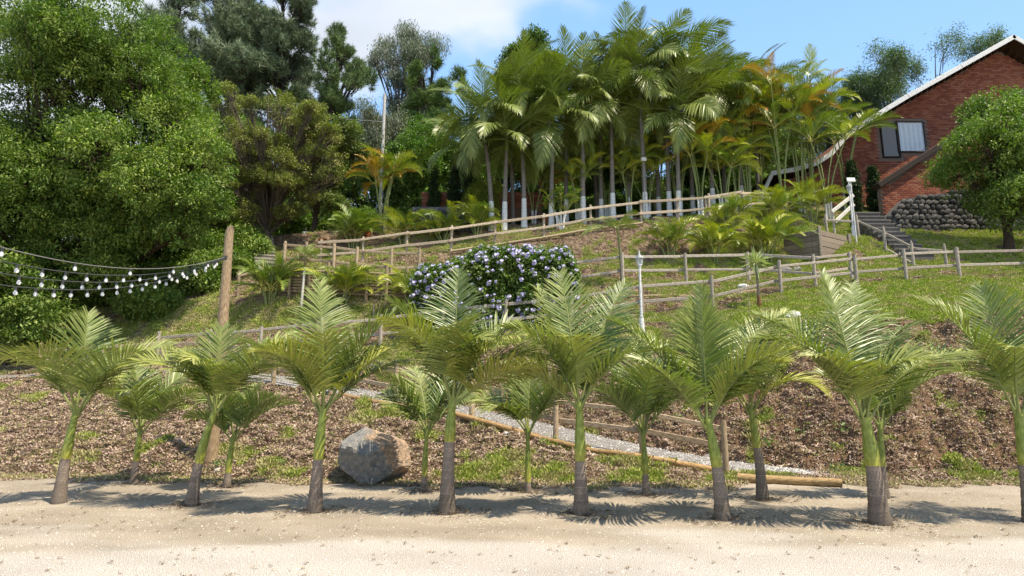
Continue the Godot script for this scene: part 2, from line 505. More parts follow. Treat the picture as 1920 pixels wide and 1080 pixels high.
# young king palm: grey ringed trunk, green crownshaft, feather leaves
func king_palm(at: Vector3, grey: float, shaft: float, r: float, lean: Vector2, fr: Array, label: String, group: String, size := 1.0, hue := 0.0) -> void:
	var o := thing("king_palm", at, label, "palm tree", group)
	var total := grey + shaft
	var g1 := Color(0.23, 0.195, 0.155)
	var g2 := Color(0.42, 0.345, 0.285)
	part("trunk", ringed(-0.06, grey, r * 1.12, r * 0.74, lean, 0.10, g1, g2, 0.25, total).mesh(), M.palm_trunk, o)
	var b := Buf.new()
	var pts := []
	var rad := []
	var cols := []
	for i in 9:
		var t := i / 8.0
		var y := grey + shaft * t
		var q := y / total
		pts.append(Vector3(lean.x * q * q, y, lean.y * q * q))
		rad.append(r * lerpf(0.78, 0.5, t) * (1.0 + 0.12 * sin(PI * minf(1.0, t * 1.6))))
		cols.append(Color(0.44, 0.42, 0.08).lerp(Color(0.29, 0.34, 0.075), smoothstep(0.0, 0.35, t)))
	b.tube(pts, rad, 14, cols)
	part("crownshaft", b.mesh(), M.palm_shaft, o)
	var top := Vector3(lean.x, total, lean.y)
	var facing := 0
	for k in fr.size():
		var e: Array = fr[k].duplicate()
		if e[0] > 235 and e[0] < 335:
			facing += 1
			if facing > 1:
				e[0] = 200.0 - (e[0] - 300.0) * 2.0 if k % 2 else 30.0
				e[1] = 58.0
		e[1] = maxf(e[1], 36.0 + 0.57 * e[1]) + rf(-6, 6)
		e[3] = (e[3] + 4.0) * rf(0.5, 1.0)
		if e[0] > 235 and e[0] < 320:
			e[1] = minf(e[1] + 9.0, 80.0)
			e[3] *= 1.15
		e[2] *= (0.98 if e[1] > 76.0 else 1.14) * rf(0.95, 1.07)
		var yel: float = clampf((e[4] if e.size() > 4 else rf(0.0, 0.45)) + hue, 0.0, 1.0)
		var ca := Color(0.11, 0.18, 0.05).lerp(Color(0.30, 0.31, 0.045), yel)
		var cb := Color(0.29, 0.335, 0.12).lerp(Color(0.50, 0.45, 0.07), yel)
		var m := frond_mesh({"len": e[2] * size, "el": e[1], "droop": e[3], "pairs": int(40 + 14 * e[2]), "leaf": 0.68 * size * rf(0.92, 1.08), "wide": 0.031, "a": ca, "b": cb, "bend": rf(-22, 22), "roll": e[5] if e.size() > 5 else rf(-30, 30), "ridge": true, "thick": 0.017 * size, "stalk": 0.2, "bow": rf(1.3, 2.0), "spread": rf(60, 74), "end": 32.0, "fold": rf(12, 32), "sag": rf(0.1, 0.28), "stem": Color(0.25, 0.28, 0.08)})
		var drop := 0.0 if e[1] > 70 else rf(0.0, 0.14)
		var a := deg_to_rad(e[0])
		part("frond", m, M.frond, o, Transform3D(Basis(Vector3.UP, a), top + Vector3(cos(a) * r * 0.3, -drop, -sin(a) * r * 0.3)))

var tall_fronds := []
var areca_fronds := {}

func make_frond_sets() -> void:
	for i in 7:
		var yl := rf(0.0, 0.5)
		tall_fronds.append(frond_mesh({"len": 2.9, "el": 0.0, "droop": rf(55, 95), "pairs": 56, "leaf": 1.0, "wide": 0.042, "a": Color(0.09, 0.155, 0.03).lerp(Color(0.22, 0.24, 0.035), yl), "b": Color(0.21, 0.27, 0.065).lerp(Color(0.35, 0.34, 0.07), yl), "bend": rf(-25, 25), "roll": rf(-50, 50), "thick": 0.03, "stalk": 0.1, "fold": 12.0, "sag": 0.35, "spread": 60.0}))
	var sets := {
		"green": [Color(0.09, 0.16, 0.025), Color(0.23, 0.29, 0.04)],
		"yellow": [Color(0.25, 0.31, 0.025), Color(0.50, 0.49, 0.045)],
		"orange": [Color(0.34, 0.22, 0.03), Color(0.60, 0.30, 0.035)]}
	for key in sets:
		var a := []
		for i in 5:
			a.append(frond_mesh({"len": 1.6, "el": 0.0, "droop": rf(55, 110), "pairs": 36, "leaf": 0.5, "wide": 0.026, "a": sets[key][0], "b": sets[key][1], "bend": rf(-20, 20), "roll": rf(-25, 25), "thick": 0.016, "stalk": 0.2, "fold": 34.0, "sag": 0.18, "spread": 55.0, "stem": Color(0.38, 0.36, 0.08)}))
		areca_fronds[key] = a

func tilt(az: float, el: float, sc: float) -> Basis:
	return Basis(Vector3.UP, az) * Basis(Vector3(0, 0, 1), el) * Basis().scaled(Vector3.ONE * sc)

# grown palm on a slender ringed trunk with a whitewashed foot
func tall_palm(at: Vector3, h: float, lean: Vector2, nf: int, white: float, label: String, size := 1.0) -> void:
	var o := thing("tall_palm", at, label, "palm tree", "tall palms on the upper terrace")
	if white > 0.0:
		part("painted_foot", ringed(-0.1, white, 0.155, 0.125, lean, 0.2, Color(0.82, 0.82, 0.8), Color(0.86, 0.86, 0.84), 0.2, h).mesh(), M.whitewash, o)
	part("trunk", ringed(white, h, 0.12, 0.085, lean, 0.16, Color(0.36, 0.33, 0.29), Color(0.25, 0.22, 0.18), 0.0, h).mesh(), M.palm_trunk, o)
	var b := Buf.new()
	b.tube([Vector3(lean.x, h, lean.y), Vector3(lean.x, h + 0.3, lean.y), Vector3(lean.x, h + 0.9, lean.y)], [0.12, 0.13, 0.07], 10, [Color(0.16, 0.2, 0.05)])
	part("crownshaft", b.mesh(), M.palm_shaft, o)
	nf += 4
	for k in nf:
		var q := float(k) / nf
		var el := deg_to_rad(lerpf(84, -38, pow(q, 0.85)) + rf(-9, 9))
		var az := k * 2.399 + rf(-0.3, 0.3)
		part("frond", tall_fronds[rng.randi() % tall_fronds.size()], M.frond, o, Transform3D(tilt(az, el, size * rf(0.85, 1.1)), Vector3(lean.x, h + 0.85 - 0.25 * q, lean.y)))

# clump of cane stems, each with its own arching leaves
func areca(at: Vector3, stems: int, h0: float, h1: float, splay: float, white: float, mix: Array, label: String, group: String, size := 1.0, per := 6, called := "areca_palm") -> void:
	var o := thing(called, at, label, "palm plant", group)
	for s in stems:
		var a := s * 2.399 + rf(-0.4, 0.4)
		var h := rf(h0, h1)
		var out := splay * rf(0.4, 1.0)
		var foot := Vector3(cos(a), 0, sin(a)) * rf(0.05, 0.22) * minf(1.0, 0.4 + h0)
		foot.y = -0.12
		if h > 0.5:
			foot.y = minf(-0.1, hgt(at.x + foot.x, at.z + foot.z) - at.y - 0.1)
		var top := foot + Vector3(cos(a) * out, h, sin(a) * out)
		var pts := []
		var rad := []
		for i in 7:
			var t := i / 6.0
			pts.append(foot.lerp(top, t) - Vector3(cos(a), 0, sin(a)) * out * 0.35 * sin(PI * t))
			rad.append(lerpf(0.045, 0.026, t) * (0.6 if h < 0.5 else 1.0))
		var b := Buf.new()
		b.tube(pts, rad, 7, [Color(0.42, 0.40, 0.26), Color(0.36, 0.36, 0.2), Color(0.30, 0.33, 0.12)])
		part("cane", b.mesh(), M.palm_shaft, o)
		if white > 0.0:
			var wp := []
			var wr := []
			for i in 4:
				var t := i / 3.0 * minf(0.9, white / h)
				wp.append(foot.lerp(top, t) - Vector3(cos(a), 0, sin(a)) * out * 0.35 * sin(PI * t))
				wr.append(lerpf(0.049, 0.026, t) + 0.004)
			var wb := Buf.new()
			wb.tube(wp, wr, 8, [Color(0.85, 0.85, 0.83)])
			part("painted_foot", wb.mesh(), M.whitewash, o)
		for k in per:
			var key: String = mix[rng.randi() % mix.size()]
			var q := (k + 0.5) / per
			var el := deg_to_rad(lerpf(80, 22, q) + rf(-8, 8))
			part("frond", areca_fronds[key][rng.randi() % 5], M.frond, o, Transform3D(tilt(a + k * 2.399 + rf(-0.4, 0.4), el, size * rf(0.8, 1.15)), top))

# ---------------------------------------------------------------- leaf clusters and trees
var sprays := {}

func leaf(b: Buf, at: Vector3, d: Vector3, ln: float, wd: float, col: Color, u := Vector3.UP) -> void:
	var s := d.cross(u)
	if s.length() < 0.05:
		s = d.cross(Vector3(1, 0, 0))
	s = s.normalized().rotated(d, rf(-0.9, 0.9))
	var m := at + d * ln * 0.45
	var n := d.cross(s) * wd * 0.22
	var e := at + d * ln + Vector3(0, -ln * 0.15, 0)
	b.flat(at, m + s * wd * 0.5 + n, e, col)
	b.flat(at, e, m - s * wd * 0.5 + n, col)

func rdir() -> Vector3:
	var z := rf(-1, 1)
	var a := rf(0, TAU)
	var r := sqrt(1.0 - z * z)
	return Vector3(r * cos(a), z, r * sin(a))

func make_sprays() -> void:
	for kind in ["broad", "feather", "gum", "pine", "hedge", "small", "bamboo"]:
		var list := []
		for v in 3:
			var b := Buf.new()
			match kind:
				"broad":
					for i in 30:
						var p := rdir() * pow(rng.randf(), 0.5) * 0.34
						p.y *= 0.6
						leaf(b, p, (rdir() + Vector3(0, -0.25, 0.2)).normalized(), rf(0.10, 0.17), rf(0.045, 0.075), Color.WHITE * rf(0.7, 1.25))
				"small":
					for i in 40:
						var p := rdir() * pow(rng.randf(), 0.5) * 0.4
						p.y *= 0.7
						leaf(b, p, (rdir() + Vector3(0, 0.1, 0)).normalized(), rf(0.10, 0.2), rf(0.05, 0.09), Color.WHITE * rf(0.65, 1.3))
				"feather":
					for j in 5:
						var dd := Vector3(rf(-1, 1), rf(-0.12, 0.2), rf(-1, 1)).normalized()
						for i in 12:
							var p := dd * (0.08 + 0.045 * i)
							leaf(b, p, (dd * 0.7 + Vector3(rf(-1, 1), rf(-0.2, 0.2), rf(-1, 1))).normalized(), rf(0.06, 0.12), 0.03, Color.WHITE * rf(0.7, 1.25))
						b.tube([Vector3.ZERO, dd * 0.6], [0.008, 0.003], 3, [Color(0.5, 0.42, 0.4)], false)
				"gum":
					for i in 26:
						var p := rdir() * pow(rng.randf(), 0.5) * 0.5
						leaf(b, p, (Vector3(rf(-0.7, 0.7), -0.8, rf(-0.7, 0.7))).normalized(), rf(0.14, 0.24), rf(0.03, 0.05), Color.WHITE * rf(0.7, 1.3))
				"bamboo":
					for i in 26:
						var p := Vector3(rf(-0.25, 0.25), rf(-0.5, 0.5), rf(-0.25, 0.25))
						leaf(b, p, (rdir() + Vector3(0, -0.1, 0)).normalized(), rf(0.14, 0.24), rf(0.03, 0.05), Color.WHITE * rf(0.7, 1.3))
				"pine":
					b.tube([Vector3(0, -0.25, 0), Vector3(0, 0.12, 0)], [0.014, 0.008], 4, [Color(0.8, 0.6, 0.5)], false)
					for i in 54:
						var y := rf(-0.16, 0.14)
						var d := (rdir() + Vector3(0, 0.75, 0)).normalized()
						var s := d.cross(rdir()).normalized() * 0.011
						var ln := rf(0.2, 0.34)
						var p := Vector3(0, y, 0)
						b.flat(p - s, p + s, p + d * ln + Vector3(0, -0.04, 0), Color.WHITE * rf(0.7, 1.3))
				"hedge":
					for i in 26:
						var p := rdir() * pow(rng.randf(), 0.5) * 0.17
						leaf(b, p, (rdir() + Vector3(0, -0.1, 0.35)).normalized(), rf(0.07, 0.12), rf(0.045, 0.07), Color.WHITE * rf(0.65, 1.3))
			list.append(b.mesh())
		sprays[kind] = list

# lobes: [offset from the foot, radii, clusters]
func tree(called: String, at: Vector3, lobes: Array, kind: String, col: Color, col2: Color, size: float, trunk_r: float, label: String, category: String, group := "", thr := 0.0, bare := 0.0, bark := Color(0.16, 0.12, 0.09), fork := 0.45) -> void:
	var o := thing(called, at, label, category, group)
	var gap := FastNoiseLite.new()
	gap.seed = taken.size() * 7 + int(absf(at.x) * 13)
	gap.frequency = 0.55 / size
	var hmax := 0.0
	var mid := Vector3.ZERO
	for l in lobes:
		hmax = maxf(hmax, l[0].y)
		mid += l[0] / lobes.size()
	var b := Buf.new()
	var pts := []
	var rad := []
	var cols := []
	for i in 9:
		var t := i / 8.0
		pts.append(Vector3(mid.x * t * t + 0.12 * sin(t * 7.0), -0.4 + (hmax + 0.4) * t, mid.z * t * t + 0.12 * cos(t * 5.0)))
		rad.append(trunk_r * lerpf(1.0, 0.16, t) * (1.35 if i == 0 else 1.0))
		cols.append(bark * rf(0.85, 1.1))
	b.tube(pts, rad, 9, cols)
	part("trunk", b.mesh(), M.bark, o)
	var xf := [[], [], []]
	var cc := [[], [], []]
	for l in lobes:
		var ctr: Vector3 = l[0]
		var rd: Vector3 = l[1]
		var lb := Buf.new()
		var y0 := clampf(ctr.y * fork, 0.2, hmax * 0.92)
		var s := pts_at(pts, y0)
		lb.tube([s, s.lerp(ctr, 0.5) + Vector3(0, 0.06 * ctr.y, 0), ctr], [trunk_r * 0.38, trunk_r * 0.24, trunk_r * 0.12], 6, [bark], false)
		var nb := 4 + int(rd.length() * 1.6 + bare * 6)
		for i in nb:
			var d := rdir()
			var e := ctr + d * rd * rf(0.6, 0.95)
			var s2: Vector3 = s.lerp(ctr, rf(0.45, 1.0))
			lb.tube([s2, s2.lerp(e, 0.5) + Vector3(0, 0.12 * rd.y, 0), e], [trunk_r * 0.13, trunk_r * 0.08, 0.008], 4, [bark], false)
		part("limb", lb.mesh(), M.bark, o)
		var tone := rf(0.45, 1.6)
		for i in l[2]:
			var d := rdir()
			if d.y < -0.3 and rng.randf() < 0.5:
				d.y = -d.y
			var p := ctr + d * rd * (1.0 - 0.55 * pow(rng.randf(), 1.6))
			if gap.get_noise_3d(p.x + at.x, p.y, p.z + at.z) < thr:
				continue
			var v := rng.randi() % 3
			var ax := rdir()
			var bs := Basis(Vector3.UP, rf(0, TAU))
			if kind == "pine":
				var g := (d * 0.8 + Vector3(0, 0.9, 0) + rdir() * 0.4).normalized()
				bs = Basis(Quaternion(Vector3.UP, g)) * bs
			elif kind != "feather" and kind != "gum":
				bs = Basis(ax, rf(0, 1.2)) * bs
			var sc := size * rf(0.7, 1.25)
			xf[v].append(Transform3D(bs.scaled(Vector3.ONE * sc), p))
			cc[v].append(col.lerp(col2, clampf(rf(-0.2, 0.8) * tone, 0.0, 1.0)) * rf(0.8, 1.15))
	for v in 3:
		if xf[v].size():
			many("crown", sprays[kind][v], M.needle if kind == "pine" else M.leaf, o, xf[v], cc[v])

func pts_at(pts: Array, y: float) -> Vector3:
	for i in pts.size() - 1:
		if y <= pts[i + 1].y:
			return pts[i].lerp(pts[i + 1], (y - pts[i].y) / (pts[i + 1].y - pts[i].y))
	return pts[-1]

# lobes scattered through a crown: n of them within radii R round centre C
func lobes(n: int, C: Vector3, R: Vector3, r0: float, r1: float, clusters: int, flat := 0.8) -> Array:
	var out := []
	for i in n:
		var d := rdir()
		var t := pow((i + 0.7) / n, 0.45)
		out.append([C + d * R * t, Vector3(1, flat, 1) * rf(r0, r1), clusters])
	return out

# ---------------------------------------------------------------- carpentry
func log_mesh(length: float, r0: float, r1: float, col: Color, endc: Color, sides := 10) -> ArrayMesh:
	var b := Buf.new()
	var pts := []
	var rad := []
	for i in 6:
		var t := i / 5.0
		pts.append(Vector3(length * (t - 0.5), rf(-0.006, 0.006), rf(-0.006, 0.006)))
		rad.append(lerpf(r0, r1, t))
	b.tube(pts, rad, sides, [col])
	return b.mesh()

func along(a: Vector3, c: Vector3) -> Transform3D:
	var x := (c - a).normalized()
	var z := x.cross(Vector3.UP).normalized()
	if z.length() < 0.5:
		z = Vector3(0, 0, 1)
	return Transform3D(Basis(x, z.cross(x), z), (a + c) * 0.5)

func post(h: float, r: float, col: Color, pointed := false) -> ArrayMesh:
	var b := Buf.new()
	var tip := 0.03 if not pointed else 0.12
	b.tube([Vector3(0, -0.35, 0), Vector3(0, h * 0.4, 0), Vector3(0, h - tip, 0), Vector3(0, h, 0)], [r * 1.06, r, r * 0.97, r * (0.7 if not pointed else 0.25)], 10, [col * 0.9, col, col, col * 1.05])
	return b.mesh()

# round posts with flat rails nailed across; back is the offset of the rails behind the posts
func fence(feet: Array, h: float, r: float, rails: Array, back: float, col: Color, label: String, rail_h := 0.1, rail_t := 0.045, called := "wooden_fence", pointed := false, hs := []) -> Node3D:
	var o := thing(called, feet[0], label, "fence")
	for i in feet.size():
		var hh: float = h * rf(0.97, 1.05) if hs.is_empty() else hs[i]
		var p: Vector3 = feet[i] - feet[0]
		part("post", post(hh, r * rf(0.92, 1.08), col * rf(0.85, 1.15), pointed), M.wood_y, o, Transform3D(Basis(Vector3.UP, rf(0, 6)) * Basis(Vector3(0, 0, 1), rf(-0.02, 0.02)), p))
	for i in feet.size() - 1:
		for y in rails:
			var a: Vector3 = feet[i] - feet[0] + Vector3(0, y * h + rf(-0.02, 0.02), 0)
			var c: Vector3 = feet[i + 1] - feet[0] + Vector3(0, y * h + rf(-0.02, 0.02), 0)
			var d := (c - a).normalized()
			var side := d.cross(Vector3.UP).normalized()
			if side.z > 0:
				side = -side
			var off := side * (r + rail_t * (0.5 + 1.05 * (i % 2))) * back
			var b := Buf.new()
			b.box(Vector3.ZERO, Vector3((c - a).length() * 0.5 + 0.12, rail_h * 0.5 * rf(0.9, 1.1), rail_t * 0.5), Basis(), col * rf(0.8, 1.2), 0.012)
			part("rail", b.mesh(), M.wood_x, o, Transform3D(along(a, c).basis, (a + c) * 0.5 + off))
	return o

func lathe(prof: Array, sides: int, col: Color) -> ArrayMesh:
	var b := Buf.new()
	var pts := []
	var rad := []
	for p in prof:
		pts.append(Vector3(0, p[1], 0))
		rad.append(p[0])
	b.tube(pts, rad, sides, [col])
	return b.mesh()

func lamp_post(at: Vector3, h: float, label: String) -> Node3D:
	var o := thing("lamp_post", at, label, "lamp post", "white garden lamp posts")
	var w := Color(0.8, 0.8, 0.79)
	part("base", lathe([[0.13, -0.3], [0.13, 0.06], [0.11, 0.1], [0.075, 0.22], [0.085, 0.3], [0.06, 0.55], [0.045, 0.6]], 12, w), M.paint, o)
	part("pole", lathe([[0.04, 0.58], [0.034, h - 0.42], [0.05, h - 0.40], [0.05, h - 0.37], [0.03, h - 0.36]], 12, w), M.paint, o)
	var lan := part("lantern", lathe([[0.03, h - 0.37], [0.075, h - 0.33], [0.08, h - 0.31]], 6, w), M.paint, o)
	part("glass", lathe([[0.072, h - 0.31], [0.098, h - 0.12]], 6, Color.WHITE), M.glass, lan)
	for k in 6:
		var a := TAU * k / 6.0
		var b := Buf.new()
		b.tube([Vector3(cos(a) * 0.078, h - 0.315, sin(a) * 0.078), Vector3(cos(a) * 0.106, h - 0.115, sin(a) * 0.106)], [0.008, 0.008], 4, [w])
		part("bar", b.mesh(), M.paint, lan)
	part("cap", lathe([[0.13, h - 0.12], [0.135, h - 0.1], [0.07, h - 0.03], [0.03, h], [0.03, h + 0.02]], 6, w), M.paint, o)
	part("finial", lathe([[0.012, h + 0.02], [0.026, h + 0.05], [0.018, h + 0.08], [0.004, h + 0.13]], 8, w), M.paint, o)
	return o

# ---------------------------------------------------------------- setting
func make_sky() -> PanoramaSkyMaterial:
	var W := 1024
	var H := 512
	var f := FastNoiseLite.new()
	f.seed = 4
	f.frequency = 1.35
	f.fractal_octaves = 6
	f.fractal_gain = 0.52
	var big := FastNoiseLite.new()
	big.seed = 30
	big.frequency = 0.75
	var data := PackedFloat32Array()
	data.resize(W * H * 3)
	for j in H:
		var el := PI * (0.5 - (j + 0.5) / H)
		for i in W:
			var az := TAU * ((i + 0.5) / W - 0.5)
			var az2 := az + 2.1
			var d := Vector3(sin(az) * cos(el), sin(el), -cos(az) * cos(el))
			var t := clampf(d.y, 0.0, 1.0)
			var c := Color(0.34, 0.51, 0.70).lerp(Color(0.075, 0.185, 0.42), pow(t, 0.6))
			if d.y > 0.0:
				var d2 := Vector3(sin(az2) * cos(el), d.y, -cos(az2) * cos(el))
				var q := Vector3(d2.x * 1.2, d.y * 2.4, d2.z * 1.2)
				var n := f.get_noise_3d(q.x, q.y, q.z) + 0.55 * big.get_noise_3d(d2.x * 1.4 + 1.3, d.y * 1.2, d2.z * 1.4)
				var k := smoothstep(-0.12, 0.25, n)
				var n2 := f.get_noise_3d(q.x + 3.0, q.y * 1.6, q.z)
				c = c.lerp(Color(0.41, 0.43, 0.465) * (0.95 + 0.25 * n2), k * 0.9)
			var o := (j * W + i) * 3
			data[o] = c.r; data[o + 1] = c.g; data[o + 2] = c.b
	var im := Image.create_from_data(W, H, false, Image.FORMAT_RGBF, data.to_byte_array())
	var s := PanoramaSkyMaterial.new()
	s.panorama = ImageTexture.create_from_image(im)
	return s

func grid_mesh(xs: Array, zs: Array, hf: Callable, cf: Callable) -> ArrayMesh:
	var v := PackedVector3Array()
	var n := PackedVector3Array()
	var c := PackedColorArray()
	var ix := PackedInt32Array()
	var nx := xs.size()
	for z in zs:
		for x in xs:
			var h: float = hf.call(x, z)
			v.append(Vector3(x, h, z))
			c.append(cf.call(x, z))
	n.resize(v.size())
	for j in zs.size():
		for i in nx:
			var l := v[j * nx + maxi(i - 1, 0)]
			var r := v[j * nx + mini(i + 1, nx - 1)]
			var u := v[maxi(j - 1, 0) * nx + i]
			var d := v[mini(j + 1, zs.size() - 1) * nx + i]
			var m := (u - d).cross(r - l).normalized()
			n[j * nx + i] = m if m.y > 0 else -m
	for j in zs.size() - 1:
		for i in nx - 1:
			var a := j * nx + i
			ix.append_array(PackedInt32Array([a, a + nx, a + 1, a + 1, a + nx, a + nx + 1]))
	var arr := []
	arr.resize(Mesh.ARRAY_MAX)
	arr[Mesh.ARRAY_VERTEX] = v
	arr[Mesh.ARRAY_NORMAL] = n
	arr[Mesh.ARRAY_COLOR] = c
	arr[Mesh.ARRAY_INDEX] = ix
	var m := ArrayMesh.new()
	m.add_surface_from_arrays(Mesh.PRIMITIVE_TRIANGLES, arr)
	return m

func steps(a: float, b: float, s: float) -> Array:
	var o := []
	var x := a
	var k := signf(b - a)
	while (b - x) * k > 1e-4:
		o.append(x)
		x += s * k
	o.append(b)
	return o

func ground_color(x: float, z: float) -> Color:
	# whitish fine gravel in front, tan sandy soil round the palms, with a ragged border
	var edge := -7.6 + rough.get_noise_2d(x * 0.6, z * 1.4) * 1.6
	var k := smoothstep(-0.5, 0.7, z - edge)
	var n := patch.get_noise_2d(x * 0.8, z * 1.6)
	var tan_c := Color(0.48, 0.415, 0.32) * (1.0 + 0.3 * n)
	var pale := Color(0.63, 0.59, 0.52) * (1.0 + 0.12 * n)
	return tan_c.lerp(pale, clampf(k + 0.25 * n, 0.0, 1.0))

func hill_color(x: float, z: float) -> Color:
	var b := band(x, z)
	var n := clod.get_noise_2d(x * 1.7, z * 1.7)
	var soil := Color(0.30, 0.21, 0.15).lerp(Color(0.42, 0.32, 0.22), clampf(0.5 + n, 0.0, 1.0))
	if b == 3:
		soil = soil.lerp(Color(0.27, 0.175, 0.105), 0.5 + 0.4 * smoothstep(3.0, 6.0, x))
	elif b >= 10:
		soil = Color(0.12, 0.09, 0.065).lerp(Color(0.2, 0.155, 0.11), clampf(0.5 + n, 0.0, 1.0))
	var turf := Color(0.22, 0.25, 0.07).lerp(Color(0.36, 0.33, 0.14), clampf(0.5 + n * 1.2, 0.0, 1.0))
	return soil.lerp(turf, green(x, z) * 0.85)

func hill_h(x: float, z: float) -> float:
	var b := band(x, z)
	if b == 0:
		return -0.2
	var h := hraw(x, z)
	return h + bumps(x, z, b) * smoothstep(0.0, 0.4, h)

func ground_h(x: float, z: float) -> float:
	if z < -14.0:
		return -0.5
	if z > -13.0 and absf(x) < 13.9 and z < 2.0:
		return rough.get_noise_2d(x * 1.5, z * 1.5) * 0.014 + clod.get_noise_2d(x, z) * 0.012
	return 0.0

func make_ground() -> void:
	var xs := steps(-400, -60, 40) + steps(-60, -14, 2) + steps(-14, 14, 0.16) + steps(14, 60, 2) + steps(60, 400, 40)
	var zs := steps(300, 20, 40) + steps(20, -3, 1.5) + steps(-3, -14.2, 0.12) + steps(-14.2, -26, 3.0) + steps(-40, -400, 60)
	var gm := grid_mesh(xs, zs, ground_h, ground_color)
	tag(part("ground", gm, M.sand, self), "pale sandy gravel lot in front of the palms", "", "", "structure")
	var hx := steps(-58, -20, 0.8) + steps(-20, 20, 0.14) + steps(20, 58, 0.8)
	var hz := steps(-11.3, -26, 0.1) + steps(-26, -33, 0.25) + steps(-33, -79, 1.0)
	var hm := grid_mesh(hx, hz, hill_h, hill_color)
	tag(part("hillside", hm, M.hill, self), "terraced hillside of dry litter, soil and turf", "", "", "structure")
	# gravel path climbing the bank, laid just above the soil
	var l1: Array = LINES[1]
	var l2: Array = LINES[2]
	var b := Buf.new()
	var n := 70
	var prev := []
	for i in n + 1:
		var x := lerpf(-20.0, 6.6, float(i) / n)
		var p := line_at(l1, x)
		var q := line_at(l2, x)
		var row := []
		for k in 5:
			var t := lerpf(0.04, 0.96 + 0.05 * sin(x * 5.0), k / 4.0)
			row.append(Vector3(x, lerpf(p.y, q.y, t) + 0.03 + 0.012 * clod.get_noise_2d(x * 2, t * 3), lerpf(p.x, q.x, t)))
		if prev.size():
			for k in 4:
				b.quad(prev[k], row[k], row[k + 1], prev[k + 1], Vector3.UP, Color(0.44, 0.41, 0.37))
		prev = row
	tag(part("gravel_path", b.mesh(), M.gravel, self), "grey gravel path climbing the bank", "", "", "structure")

